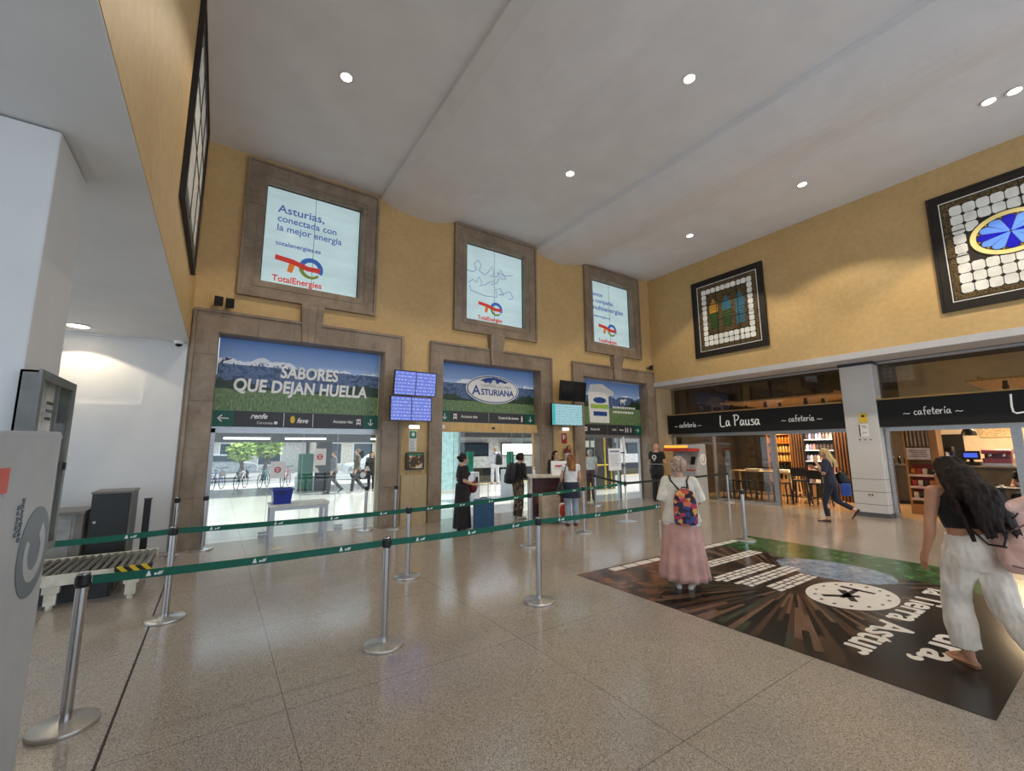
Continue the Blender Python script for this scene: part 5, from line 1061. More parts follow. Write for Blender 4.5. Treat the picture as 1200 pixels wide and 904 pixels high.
# cars
M_tyre = mat('tyre', (26, 26, 28), .7); M_cglass = mat('car_glass', (50, 62, 72), .08)
def car(label, x, y, col, ln=4.2, flip=1):
    g = thing('car', label, 'car', (x, y, -.12), 'parked street cars'); pr = [(-2.1, .3), (-2.1, .7), (-1.95, .85), (-1.2, .95), (-.55, 1.42), (.7, 1.46), (1.45, 1.0), (2.0, .9), (2.1, .6), (2.1, .3)]
    f = lambda yy, k=1.: [V((flip*a*ln/4.2, yy, .12+b*k)) for a, b in pr]
    MB().loft([[V((p.x, -.82, p.z)) for p in f(0)], [V((p.x, .82, p.z)) for p in f(0)]]).build('body', mat('car_'+label.split()[0], col, .2), g, .05, local=True)
    for yy in (-.825, .825): MB().loft([[V((flip*a, yy+e, .12+b)) for a, b in ((-.95, .98), (-.45, 1.34), (.62, 1.37), (1.2, 1.02))] for e in (-.004, .004)]).build('side_window', M_cglass, g, local=True)
    for a in (-1.3, 1.3):
        for yy in (-.78, .78): w_ = MB().cyl((a*flip, yy-.1, .32), (a*flip, yy+.1, .32), .32, n=20).build('wheel', M_tyre, g, local=True); MB().cyl((a*flip, yy-.11, .32), (a*flip, yy+.11, .32), .18, n=14).build('hubcap', M_alu, w_, local=True)
car('white car parked in the street right of the green cabinet', 8.6, 27.5, (226, 228, 230)); car('silver car parked in the street behind the bicycles', .2, 34.0, (170, 176, 182), flip=-1); car('blue car in the street seen through the corner doorway', 27.6, 26.5, (120, 150, 190)); car('grey car passing in the street at the far left of the leftmost glass door', -3.6, 28, (130, 134, 140))
# bicycles
def bike(label, x, y, c):
    g = thing('bicycle', label, 'bicycle', (0, 0, 0), 'parked bicycles'); m = mat('bike_'+c[0], c[1], .3)
    def ring(cx): 
        mb = MB(); pts = [V((cx+.32*math.cos(2*PI*k/24), 0, .33+.32*math.sin(2*PI*k/24))) for k in range(25)]; mb.tube(pts, .018, 6, False)
        for k in range(8): a = 2*PI*k/8; mb.bar((cx, 0, .33), (cx+.31*math.cos(a), 0, .33+.31*math.sin(a)), .004, .004)
        return mb.build('wheel', M_tyre, g, local=True)
    ring(-.52); ring(.52)
    mb = MB()
    for p, q in (((-.52, .33), (-.1, .3)), ((-.1, .3), (-.22, .8)), ((-.52, .33), (-.2, .72)), ((-.1, .3), (.36, .74)), ((-.2, .72), (.34, .8)), ((.52, .33), (.34, .92))): mb.tube([(p[0], 0, p[1]), (q[0], 0, q[1])], .017, 6)
    mb.build('frame', m, g, local=True); MB().ell((-.23, 0, .86), (.13, .06, .03), 8).build('saddle', M_blk, g, local=True); MB().tube([(.42, -.24, .98), (.34, -.1, .94), (.34, .1, .94), (.42, .24, .98)], .014, 6).build('handlebar', M_blk, g, local=True); g.location = (x, y, -.02); g.rotation_euler.z = 1.2
for k, (x, lb, c) in enumerate(((.1, 'blue bicycle at the left of the row outside the leftmost glass door', ('blue', (50, 90, 170))), (1.0, 'white bicycle second in the row outside the leftmost glass door', ('white', (220, 220, 224))), (1.9, 'teal bicycle third in the row outside the leftmost glass door', ('teal', (60, 140, 150))), (2.8, 'red bicycle at the right of the row outside the leftmost glass door', ('red', (180, 60, 60))))): bike(lb, x, 23.4, c)
# buildings across the street
def building(label, x0, x1, y, h, col):
    g = thing('street_building', label, 'building', ((x0+x1)/2, y, -.12), 'buildings across the street'); MB().box((x0, y, -.12), (x1, y+8, h)).build('walls', mat('facade_'+label.split()[0], col, .8), g)
    for k in range(int((x1-x0)/2.4)):
        for z in (3.4, 6.4): 
            if z+1.6 < h: wv = MB().box((x0+.6+2.4*k, y-.03, z), (x0+1.8+2.4*k, y-.001, z+1.6)).build('window', M_wht, g); MB().box((x0+.68+2.4*k, y-.05, z+.08), (x0+1.72+2.4*k, y-.031, z+1.52)).build('window_pane', M_cglass, wv)
    for k in range(int((x1-x0)/2.7)): sf = MB().box((x0+.5+2.7*k, y-.04, .3), (x0+2.3+2.7*k, y-.001, 2.3)).build('shop_window', M_wht, g); MB().box((x0+.6+2.7*k, y-.06, .5), (x0+2.2+2.7*k, y-.041, 2.2)).build('shop_pane', M_cglass, sf)
    MB().box((x0, y-.5, 2.4), (x1, y-.001, 2.9)).build('awning', mat('awning_'+label.split()[0], (230, 230, 228), .6), g); MB().box((x0-.2, y-.3, h), (x1+.2, y+8, h+.3)).build('cornice', M_wht, g)
building('pale street building with a white awning beyond the leftmost glass door', -22, 6.5, 42, 9, (210, 204, 196)); building('cream street building with a shop sign right of the green cabinet', 6.8, 20, 40, 8, (222, 210, 190)); building('grey street building far beyond the corner doorway', 24, 58, 44, 10, (150, 156, 160))
g = thing('shop_sign', 'red and white shop sign across the street beyond the leftmost glass door', 'sign', (10.0, 39.4, 2.9)); MB().box((8.3, 39.4, 2.92), (12.4, 39.48, 3.7)).build('board', M_wht, g); MB().box((9.9, 39.36, 3.0), (11.2, 39.399, 3.6)).build('red_field', M_noent, g)
# train at the platform
M_tw = mat('train_white', (206, 206, 204), .3); M_td = mat('train_dark', (24, 26, 30), .2)
struct('floor', MB().box((8.6, 19.2, -1.3), (40, 23, -1.1)), M_road)
struct('trim_14', MB().box((8.6, 18.85, .0005), (30, 19.15, .003)), mat('tactile_yellow', (190, 160, 70), .6))
g = thing('train', 'white and black train standing at the platform beyond the middle doorway', 'train', (18, 20.9, -1.0))
sec = [(19.75, -.9), (19.6, -.5), (19.6, 1.4), (19.75, 2.3), (20.2, 2.8), (21.6, 2.8), (22.1, 2.3), (22.2, -.5), (22.1, -.9)]
MB().loft([[V((x, a, b)) for a, b in sec] for x in (8.9, 34)]).build('body', M_tw, g); MB().box((8.9, 19.58, .33), (34, 19.605, .72)).build('black_band', M_td, g); MB().box((8.9, 19.585, -.6), (34, 19.602, .32)).build('lower_skirt', mat('train_skirt', (92, 84, 66), .5), g)
for k in range(7):
    x = 9.3+3.3*k; wv = MB().box((x, 19.575, 1.32), (x+2.5, 19.602, 2.02)).build('window', M_td, g)
    MB().box((x+.06, 19.565, 1.38), (x+2.44, 19.5749, 1.96)).build('pane', mat('bright_reflection', (255, 248, 226), .1, em=1.6) if k == 1 else M_cglass, wv)  # one pane glows in place of a bright reflection in the glass
MB().box((15.4, 19.57, .1), (15.44, 19.604, 2.1)).box((16.2, 19.57, .1), (16.24, 19.604, 2.1)).box((15.44, 19.57, 2.06), (16.2, 19.604, 2.1)).build('door_frame', M_td, g)
# access gates on the platform hall
M_ggreen = mat('gate_green', (0, 116, 92), .4)
def gate(label, x, y):
    g = thing('access_gate', label, 'ticket gate', (x, y, 0), 'platform ticket gates'); MB().rbox((x-.11, y-.5, 0), (x+.11, y+.5, .95), .05, 2).build('cabinet', M_mgrey, g); MB().rbox((x-.10, y-.12, .951), (x+.10, y+.12, 1.62), .04, 2).build('green_post', M_ggreen, g); MB().box((x+.11, y-.03, .2), (x+.5, y-.015, 1.4)).build('flap', M_glass, g); MB().box((x-.05, y-.505, .6), (x+.05, y-.5005, .8)).build('reader', M_blk, g)
gate('ticket gate with a green post, right side of the middle doorway', 8.87, 13.2); gate('ticket gate with a green post behind the person in black', 7.2, 13.2)
g = thing('teal_screen', 'teal glass screen wall at the left of the middle doorway view', 'screen wall', (7.7, 16.0, 0)); MB().box((7.3, 16, .1), (8.2, 16.02, 2.6)).build('panel', mat('teal_glass', (176, 214, 216), .15, em=.05), g); MB().box((7.24, 15.97, 0), (7.3, 16.05, 2.7)).box((8.2, 15.97, 0), (8.26, 16.05, 2.7)).build('frame', M_alu, g)
# dark panels and yellow rail behind the corner doorway
M_pan = mat('graphite_panel', (72, 72, 78), .4)
g = thing('partition', 'graphite partition wall with two paper sheets behind the corner doorway', 'partition', (13.0, 13.2, 0)); MB().box((11.6, 13.1, 0), (14.1, 13.3, 2.6)).build('panel', M_pan, g); MB().box((14.1, 13.05, 0), (14.2, 13.35, 2.6)).build('end_post', M_alu, g)
for x in (12.55, 12.85): MB().box((x, 13.085, 1.75), (x+.2, 13.0999, 2.02)).build('sheet', M_wht, g)
g = thing('yellow_rail', 'yellow tubular rail in front of the graphite partition', 'rail', (13.1, 12.8, 0)); MB().tube([(13.35, 12.8, 0), (13.35, 12.8, 2.4)], .035, 8).build('post', M_yell, g); MB().tube([(12.5, 12.8, 1.02), (13.7, 12.8, 1.02)], .03, 8).build('rail', M_yell, g); MB().tube([(12.5, 12.8, 0), (12.5, 12.8, 1.02)], .03, 8).build('post', M_yell, g); MB().tube([(13.7, 12.8, 0), (13.7, 12.8, 1.02)], .03, 8).build('post', M_yell, g)
# ================================================================ PEOPLE
def skinm(name, c):
    t = NT(name); n = t.noise(9, detail=4); t.set(col=t.ramp(n, [(.3, [x*.93 for x in c]), (.7, [min(255, x*1.04) for x in c])]), rough=.5); t.b.inputs['Subsurface Weight'].default_value = .08; t.b.inputs['Subsurface Radius'].default_value = (.02, .008, .004); return t.m
SK = skinm('skin_light', (214, 166, 138)); SK2 = skinm('skin_tan', (190, 136, 104))
def cloth(name, c, var=.10, bs=180, folds=.5):
    if name in MC: return MC[name]
    t = NT(name); n = t.noise(5, detail=4); t.set(col=t.ramp(n, [(.3, [x*(1-var) for x in c]), (.7, [min(255, x*(1+var)) for x in c])]), rough=.85, sheen=.15)
    t.bump(t.math('ADD', t.noise(bs, detail=2), t.math('MULTIPLY', t.noise(9, t.mapv((1, 1, .5)), 3, .5, 1.), 3.)), folds, .012); MC[name] = t.m; return t.m
def hairm(name, c):
    t = NT(name); n = t.noise(40, t.mapv((1, 1, .12)), 4, .6, .5); t.set(col=t.ramp(n, [(.3, [x*.55 for x in c]), (.7, [min(255, x*1.5) for x in c])]), rough=.6, spec=.25); t.bump(n, .8, .01); return t.m
def lerp(a, b, t): return V(a).lerp(V(b), t)
BASE = dict(shL=(-.17, 0, 1.395), elL=(-.215, -.03, 1.12), wrL=(-.22, .05, .90), shR=(.17, 0, 1.395), elR=(.215, -.03, 1.12), wrR=(.22, .05, .90),
            hpL=(-.09, 0, .90), knL=(-.095, .015, .49), anL=(-.095, -.03, .085), toL=(-.115, .15, .02), hpR=(.09, 0, .90), knR=(.095, .015, .49), anR=(.095, -.03, .085), toR=(.115, .15, .02), hL=None, hR=None)
RINGS = [(.80, .10, .09, -.01), (.86, .165, .112, -.012), (.93, .172, .118, -.012), (1.0, .155, .105, 0), (1.08, .137, .095, 0), (1.2, .15, .105, 0), (1.30, .163, .112, 0), (1.37, .165, .095, -.01), (1.42, .115, .075, -.012), (1.46, .062, .06, -.012)]
def ring(z, rx, ry, cy, n=24, fold=0, fn=9, ph=0, cx=0): return [V((cx+rx*(1+fold*math.cos(fn*a+ph))*math.cos(a), cy+ry*(1+fold*math.cos(fn*a+ph))*math.sin(a), z)) for a in [2*PI*k/n for k in range(n)]]
from mathutils import noise as mnoise
def crease(me, amp, sx=14., sz=3.5, seed=0., rag=1.):
    """cloth folds: push the surface in and out along drawn-out noise"""
    me.update(); nr = [v.normal.copy() for v in me.vertices]
    for v, n in zip(me.vertices, nr):
        p = v.co; q = V((p.x*sx+seed, p.y*sx, p.z*sz+.6*math.sin(p.x*9))); d = mnoise.noise(q)+.5*mnoise.noise(q*2.1); v.co = p+n*amp*(d-.2)
    return me
class Person:
    def __init__(s, name, label, loc, az, h, pose=None, lean=0, hyaw=0, hpitch=0, skin=SK, fem=True, vox=.009, wide=1., twist=0, curl=.5, fs=1.):
        s.J = {k: (V(v) if v else None) for k, v in BASE.items()}
        for k, v in (pose or {}).items(): s.J[k] = V(v)
        s.k = h/1.70; s.lean = math.radians(lean); s.hyaw = math.radians(hyaw); s.hp = math.radians(hpitch); s.fem = fem; s.vox = vox; s.w = wide; s.curl = curl; s.fs = fs
        s.root = thing('person', label, 'person', (0, 0, 0)); s.loc = loc; s.az = math.radians(az); s.body(skin)
    def bend(s, me):
        c, sn = math.cos(-s.lean), math.sin(-s.lean)
        for v in me.vertices:
            p = v.co
            if p.z > .95:
                t = min(1, (p.z-.95)/.2); a = -s.lean*t; c, sn = math.cos(a), math.sin(a); y, z = p.y, p.z-.95; p.y = y*c-z*sn; p.z = .95+y*sn+z*c
        me.transform(Matrix.Scale(s.k, 4))
    def add(s, name, me, m, parent=None):
        s.bend(me); return link(name, me, m, parent or s.root)
    def hm(s): return Matrix.Translation((0, -.005, 1.50)) @ Matrix.Rotation(s.hyaw, 4, 'Z') @ Matrix.Rotation(s.hp, 4, 'X') @ Matrix.Translation((0, .005, -1.50))
    def hand(s, mb, el, wr, side, hd):
        d = (wr-el).normalized() if hd is None else V(hd).normalized()
        inn = V((-side, 0, 0)); inn = (inn-d*inn.dot(d))
        if inn.length < .2: inn = V((0, 0, -1))-d*d.dot(V((0, 0, -1)))
        n = inn.normalized(); t = n.cross(d).normalized()
        if t.y < 0 and abs(d.y) < .8: t = -t     # thumb side to the front
        if abs(d.y) >= .8 and t.z < 0: t = -t
        pal = wr+d*.085
        for k, o in enumerate((.030, .011, -.009, -.028)):
            mb.cap(wr+t*o*.55+d*.015, pal+t*o, .0145, .0125, 8)
            ln = (.040, .045, .042, .034)[k]; p = pal+t*o; a = s.curl*(.5+.12*k); dd = d.copy(); r = .0095 if k < 3 else .0085
            for q in range(3):
                ax = dd*math.cos(a)+n*math.sin(a); nn = n*math.cos(a)-dd*math.sin(a); e = p+ax*ln*(1, .66, .52)[q]; mb.cap(p, e, r, r*.92, 8); p = e; dd = ax; r *= .92; n_ = nn
                a = s.curl*.55
                # keep bending in the same plane
                n2 = nn; n_keep = n2
                d_, n_cur = ax, n2
                n = n_cur
            n = inn.normalized()
        tb = wr+t*.022+d*.02; t1 = tb+t*.026+d*.026+n*.008; t2 = t1+d*.030+t*.006+n*.008; mb.cap(tb, t1, .0145, .0115, 8); mb.cap(t1, t2, .0112, .0095, 8); mb.cap(t2, t2+d*.022+n*.004, .0095, .008, 8)
    def foot(s, an, to, r0=.034): return None
    def body(s, skin):
        J, w_ = s.J, s.w; mb = MB()
        mb.loft([ring(z, rx*w_, ry*w_, cy) for z, rx, ry, cy in RINGS])
        if s.fem:
            for sx in (-1, 1): mb.ell((sx*.072, .075*w_, 1.265), (.064, .062, .062), 12)
        else: mb.ell((0, .03, 1.30), (.17, .10, .11), 12)
        for sd, q in ((-1, 'L'), (1, 'R')):
            sh, el, wr = J['sh'+q], J['el'+q], J['wr'+q]; mid = lerp(el, wr, .3)
            mb.cap(V((sd*.10, -.005, 1.405)), sh, .052, .056); mb.chain([sh, el], [.054*w_, .040]); mb.chain([el, mid, wr], [.040, .041, .026]); s.hand(mb, el, wr, sd, J['h'+q])
            hp, kn, an, to = J['hp'+q], J['kn'+q], J['an'+q], J['to'+q]; cf = lerp(kn, an, .3)+V((0, -.015, 0))
            mb.chain([hp, lerp(hp, kn, .35), kn], [.092*w_, .086*w_, .058]); mb.chain([kn, cf, lerp(kn, an, .75), an], [.056, .058, .042, .038])
            ud = (kn-an).normalized(); hl = an-ud*.058-(to-an).normalized()*.028; mb.cap(an, hl, .034, .024); mb.cap(hl, lerp(an, to, .55)-ud*.008, .024, .022); mb.cap(lerp(an, to, .35), to, .026, .016)
        mb.cap((0, -.012, 1.42), (0, .0, 1.54), .056, .052)
        H = MB(); H.ell((0, -.005, 1.605), (.076, .097, .098), 18); H.ell((0, .03, 1.555), (.062, .07, .075), 16); H.ell((0, .05, 1.515), (.042, .045, .03), 12); H.cap((0, .088, 1.60), (0, .112, 1.567), .011, .015, 8); H.ell((0, .107, 1.563), (.018, .012, .009), 8); H.ell((0, .092, 1.535), (.026, .012, .010), 8); H.ell((0, .092, 1.527), (.022, .011, .008), 8)
        for sx in (-1, 1): H.ell((sx*.078, -.002, 1.578), (.010, .022, .033), 10); H.ell((sx*.034, .076, 1.607), (.024, .016, .007), 8); H.ell((sx*.042, .064, 1.56), (.024, .024, .02), 8)
        bmesh.ops.transform(H.b, matrix=s.hm(), verts=H.b.verts[:])
        me = H.mesh('h'); mb.b.from_mesh(me); bpy.data.meshes.remove(me)
        s.bo = s.add('body', melt(mb, s.vox if s.vox < .0085 else s.vox*.8, 2), skin)
        e = MB()
        for sx in (-1, 1): e.ell((sx*.033, .083, 1.588), (.013, .009, .0085), 10)
        bmesh.ops.transform(e.b, matrix=s.hm(), verts=e.b.verts[:]); s.add('eyes', e.mesh('eyes', True), mat('eye_dark', (40, 30, 26), .2))
        l = MB().ell((0, .100, 1.5315), (.022, .007, .008), 10); bmesh.ops.transform(l.b, matrix=s.hm(), verts=l.b.verts[:]); s.add('lips', l.mesh('lips', True), mat('lip_rose', (170, 92, 84), .4))
        b = MB()
        for sx in (-1, 1): b.tube([(sx*.016, .095, 1.606), (sx*.034, .094, 1.612), (sx*.052, .080, 1.606)], .0042, 6)
        bmesh.ops.transform(b.b, matrix=s.hm(), verts=b.b.verts[:]); s.add('eyebrows', b.mesh('brows', True), mat('brow_brown', (60, 44, 34), .7))
    def top(s, name, m, hem=.90, sleeve=1., inf=.018, loose=1., neck=1.445, bell=.0, flare=0., vox=None):
        J = s.J; mb = MB(); w_ = s.w*loose
        rs = []
        n_ = 12
        for i in range(n_+1):
            z = hem+(neck-hem)*i/n_
            for (z0, a0, b0, c0), (z1, a1, b1, c1) in zip(RINGS, RINGS[1:]):
                if z0 <= z <= z1: t = (z-z0)/(z1-z0); rx, ry, cy = a0+(a1-a0)*t, b0+(b1-b0)*t, c0+(c1-c0)*t; break
            if z < .92: rx, ry, cy = .172, .118, -.012
            if z < 1.2 and loose > 1.05: rx, ry = max(rx, .158), max(ry, .112)
            f = flare*max(0, (1.25-z)/(1.25-hem)) if hem < 1.25 else 0
            rs.append(ring(z, rx*w_+inf+f, ry*w_+inf+f, cy, 28, .012 if loose > 1.05 else 0, 7))
        mb.loft(rs)
        if s.fem:
            for sx in (-1, 1):
                if hem < 1.25: mb.ell((sx*.072, .075*s.w, 1.265), (.068+inf*.6, .064+inf, .066), 12)
        for sd, q in ((-1, 'L'), (1, 'R')):
            if sleeve <= 0: continue
            sh, el, wr = J['sh'+q], J['el'+q], J['wr'+q]
            mb.cap(V((sd*.09, -.005, 1.395)), sh, .055+inf*.7, .058+inf)
            if sleeve <= 1: mb.ell(sh, .056*s.w+inf, 12); e = lerp(sh, el, sleeve); mb.tube([sh, lerp(sh, e, .5), e], [.056*s.w+inf, .053*s.w+inf+bell*.5, .046*s.w+inf+bell], 16)
            else: mb.chain([sh, el], [.056*s.w+inf, .043+inf]); e = lerp(el, wr, sleeve-1); mb.tube([el, e], [.043+inf, .034+inf*.9+bell], 14)
        return s.add(name, crease(melt(mb, vox or max(.011, s.vox), 3), .006, 11, 5, s.k*9), m)
    def trousers(s, name, m, waist=1.04, width=.0, hem=0., thigh=.0, vox=None, fold=.006):
        J = s.J; mb = MB(); i_ = .019
        mb.loft([ring(z, rx*s.w+i_, ry*s.w+i_, cy, 28) for z, rx, ry, cy in ((.775, .12, .10, -.012), (.82, .165, .115, -.012), (.88, .174, .122, -.014), (.95, .170, .117, -.01), (waist, .150, .104, 0))])
        for q in 'LR':
            hp, kn, an = J['hp'+q], J['kn'+q], J['an'+q]; e = lerp(kn, an, 1-hem) if hem else an+(an-kn).normalized()*.02
            mb.chain([hp, lerp(hp, kn, .4)], [.098*s.w+thigh, .092*s.w+thigh]); mb.chain([lerp(hp, kn, .4), kn], [.092*s.w+thigh, .068+width*.7]); mb.ell(kn, .068+width*.7, 12); mb.tube([kn, lerp(kn, e, .5), e], [.068+width*.7, .064+width, .056+width], 16)
        return s.add(name, crease(melt(mb, vox or max(.012, s.vox), 3), fold, 13, 4, s.k*7), m)
    def skirt(s, name, m, z0, z1, rx0, ry0, rx1, ry1, folds=10, amp=.07, cy=-.01):
        rings = []
        for i in range(15):
            t = i/14; z = z1+(z0-z1)*t; e = t**.8; rings.append(ring(z, rx1+(rx0-rx1)*e, ry1+(ry0-ry1)*e, cy, 96, amp*t, folds, .6*math.sin(2*t)))
        inner = [[V((p.x*.96, p.y*.96, p.z+.004)) for p in r] for r in rings[::-1]]
        return s.add(name, MB().loft(rings+inner, True).mesh(name, True), m)
    def shoes(s, m, wd=.046, hh=.085, heel=0, sole=None, low=False):
        for q in 'LR':
            an, to, kn = s.J['an'+q], s.J['to'+q], s.J['kn'+q]; f = (to-an); ud = (kn-an).normalized(); f = (f-ud*f.dot(ud)).normalized() if abs(f.normalized().dot(ud)) < .9 else f.normalized()
            hz = an-ud*.083; hl = hz-f*.055; L_ = .27; tip = hl+f*L_
            # keep the sole through heel and toe
            tgt = to-ud*.0; d = ((to+V((0, 0, -.012)))-hl); d = f if d.length < .1 else d.normalized(); sd = d.cross(ud).normalized(); uu = sd.cross(d)
            rings = []; 
            for t, hw, ht in ((0., .6, .62), (.05, .78, .82), (.2, .82, 1.), (.42, .85, .86), (.6, 1., .62), (.8, .98, .50), (.93, .7, .42), (1., .3, .26)):
                c = hl+d*L_*t; a = wd*hw; b = hh*ht
                if low and t > .05: b *= .8
                rings.append([c+sd*a, c+sd*a+uu*b*.5, c+sd*a*.6+uu*b*.9, c+uu*b, c-sd*a*.6+uu*b*.9, c-sd*a+uu*b*.5, c-sd*a])
            sh = s.add('shoe', temp_eval(MB().loft(rings).mesh('t'), [('SUBSURF', dict(levels=2))]), m)
            for p in sh.data.polygons: p.use_smooth = True
            if sole: s.add('sole', MB().loft([[c_[0]*1., c_[0]-uu*.018, c_[-1]-uu*.018, c_[-1]] for c_ in rings]).mesh('sole'), sole, sh)
    def hair(s, m, style, ln=.25, vox=.009, seed=1):
        rd = random.Random(seed); mb = MB(); C_ = V((0, -.012, 1.612))
        if style != 'bald': mb.ell(C_, (.088, .104, .100), 18)
        if style == 'curly':
            for k in range(230):
                d = V((rd.gauss(0, 1), rd.gauss(0, 1), rd.gauss(0, 1))).normalized()
                if d.y > .45 and d.z < .55 or d.z < -.75: continue
                mb.ell(C_+V((d.x*.096, d.y*.108-.008, d.z*.108)), rd.uniform(.014, .027), 7)
        elif style in ('long', 'wavy', 'bob'):
            for k in range(90 if style != 'wavy' else 190):
                a = rd.uniform(.18*PI, .82*PI) if rd.random() < .85 else rd.choice((.05, .95))*PI
                a = -a; r0 = V((.086*math.cos(a), .100*math.sin(a)-.012, 0)); st = V((r0.x*.8, r0.y*.8, 1.64+rd.uniform(-.05, .05))); pts = [st]; L = ln*rd.uniform(.75, 1.05); ph = rd.uniform(0, 6); amp = .024 if style == 'wavy' else .005; sp = (1.85 if style == 'wavy' else 1.08)
                for i in range(1, 9):
                    t = i/8; z = 1.62-L*t; q = 1+(sp-1)*min(1, t*1.6); back = -.02*t-(.03 if z < 1.46 else 0)*min(1, (1.46-z)/.08 if z < 1.46 else 0)
                    pts.append(V((r0.x*q*1.04+amp*math.sin(ph+t*9), min(r0.y*q, .02)+back+amp*math.cos(ph+t*8), z)))
                mb.tube(pts, [.016]+[.017 if style == 'wavy' else .015]*6+[.013, .006], 7)
        elif style == 'short': mb.ell((0, -.03, 1.585), (.084, .085, .08), 14)
        elif style == 'bun': mb.ell((0, -.12, 1.62), (.04, .04, .04), 12); mb.ell((0, -.04, 1.575), (.08, .07, .06), 14)
        # open the face
        bmesh.ops.transform(mb.b, matrix=s.hm(), verts=mb.b.verts[:])
        me = melt(mb, vox, 1)
        hmi = s.hm().inverted(); bm = bmesh.new(); bm.from_mesh(me)
        dl = []
        for v in bm.verts:
            p = hmi @ v.co
            if p.y > .052 and p.z < 1.655 and abs(p.x) < .075: dl.append(v)
        bmesh.ops.delete(bm, geom=dl, context='VERTS'); bm.to_mesh(me); bm.free()
        return s.add('hair', me, m)
    def done(s):
        s.root.location = s.loc; s.root.rotation_euler.z = -s.az
        # rest the lowest point on the floor
        zmin = min(v.co.z for ch in s.root.children for v in ch.data.vertices); s.root.location.z = s.loc[2]-zmin+.001
        return s
    def world(s, p):
        """local joint coordinates (1.70 m figure) to world"""
        p = V(p); 
        if p.z > .95:
            t = min(1, (p.z-.95)/.2); a = -s.lean*t; c, sn = math.cos(a), math.sin(a); y, z = p.y, p.z-.95; p = V((p.x, y*c-z*sn, .95+y*sn+z*c))
        p = p*s.k; return s.root.location+Matrix.Rotation(-s.az, 3, 'Z') @ p
M_white_shirt = cloth('cream_cotton', (232, 224, 208)); M_whitehem = cloth('white_cotton', (236, 236, 236))
def frame_thing(pp_, name, label, cat, org):
    """a thing whose children are given in a figure's local coordinates"""
    g = thing(name, label, cat); g.location = pp_.root.location; g.rotation_euler.z = -pp_.az; g.scale = (pp_.k,)*3; return g
def leanmesh(pp_, o):
    for v in o.data.vertices:
        p = v.co
        if p.z > .95: t = min(1, (p.z-.95)/.2); a = -pp_.lean*t; c, sn = math.cos(a), math.sin(a); y, z = p.y, p.z-.95; p.y = y*c-z*sn; p.z = .95+y*sn+z*c
    return o
def backpack(pp_, label, c, rx, ry, h, m, strap, pocket=None, cat='backpack', straps=True, top_m=None):
    """c = centre of the bag's back panel bottom, local figure coordinates"""
    g = frame_thing(pp_, 'backpack', label, cat, c); c = V(c)
    rr_ = [(0, .8, .75), (.03, .97, .92), (.25*h, 1, 1), (.6*h, .98, .95), (.82*h, .86, .8), (.95*h, .62, .55), (h, .3, .3)]
    def sq(z, a, b, n=28):
        pts = []
        for k in range(n): t = 2*PI*k/n; cs, sn = math.cos(t), math.sin(t); e = 2/3.2; pts.append(c+V((rx*a*math.copysign(abs(cs)**e, cs), -ry+ry*b*math.copysign(abs(sn)**e, sn), z)))
        return pts
    leanmesh(pp_, MB().loft([sq(z, a, b) for z, a, b in rr_]).build('bag', m, g, local=True, smooth=True, ang=60))
    leanmesh(pp_, MB().loft([[p+V((0, -ry*.62, 0)) for p in r] for r in [sq(z, a*.72, .62) for z, a in ((.05*h, .9), (.08*h, 1), (.34*h, 1), (.40*h, .9))]]).build('pocket', pocket or m, g, local=True, smooth=True, ang=60))
    leanmesh(pp_, MB().tube([c+V((-.04, -ry*.9, h*.93)), c+V((-.03, -ry*.9, h*1.04)), c+V((.03, -ry*.9, h*1.04)), c+V((.04, -ry*.9, h*.93))], .009, 8).build('grab_handle', strap, g, local=True))
    if straps:
        for sx in (-1, 1):
            leanmesh(pp_, MB().tube([c+V((sx*.05, -.02, h*.9)), V((sx*.10, -.085*pp_.w-.02, 1.40)), V((sx*.125, -.03, 1.468)), V((sx*.13, .06, 1.44)), V((sx*.135, .125*pp_.w, 1.32)), V((sx*.165, .11*pp_.w, 1.2)), V((sx*.19*pp_.w, .0, 1.12)), c+V((sx*rx*.9, -.03, h*.12))], .013, 8).build('strap', strap, g, local=True))
    return g
def suitcase(label, loc, rz, wd, dp, h, m, handle=.35, cat='suitcase'):
    g = thing('suitcase', label, cat, (0, 0, 0), None)
    MB().rbox((-wd/2, -dp/2, .055), (wd/2, dp/2, .055+h), .05, 1, 5).build('shell', m, g, .012, local=True)
    mb = MB()
    for k in range(5):
        x = -wd/2+.06+(wd-.12)*k/4
        for sy in (-1, 1): mb.box((x-.012, sy*dp/2-.004, .12), (x+.012, sy*dp/2+.004, h))
    mb.build('ribs', m, g, local=True)
    for sx in (-1, 1):
        for sy in (-1, 1): MB().cyl((sx*(wd/2-.05)-.012, sy*(dp/2-.04), .028), (sx*(wd/2-.05)+.012, sy*(dp/2-.04), .028), .027, n=12).box((sx*(wd/2-.05)-.018, sy*(dp/2-.04)-.015, .03), (sx*(wd/2-.05)+.018, sy*(dp/2-.04)+.015, .07)).build('wheel', M_blk, g, local=True)
    if handle: MB().tube([(-wd*.22, 0, h+.05), (-wd*.22, 0, h+.05+handle)], .009, 8).tube([(wd*.22, 0, h+.05), (wd*.22, 0, h+.05+handle)], .009, 8).tube([(-wd*.25, 0, h+.05+handle), (wd*.25, 0, h+.05+handle)], .014, 8).build('pull_handle', M_alu, g, local=True)
    MB().tube([(-.07, 0, h+.055), (-.06, 0, h+.085), (.06, 0, h+.085), (.07, 0, h+.055)], .011, 8).build('carry_handle', M_blk, g, local=True)
    g.location = loc; g.rotation_euler.z = rz; return g

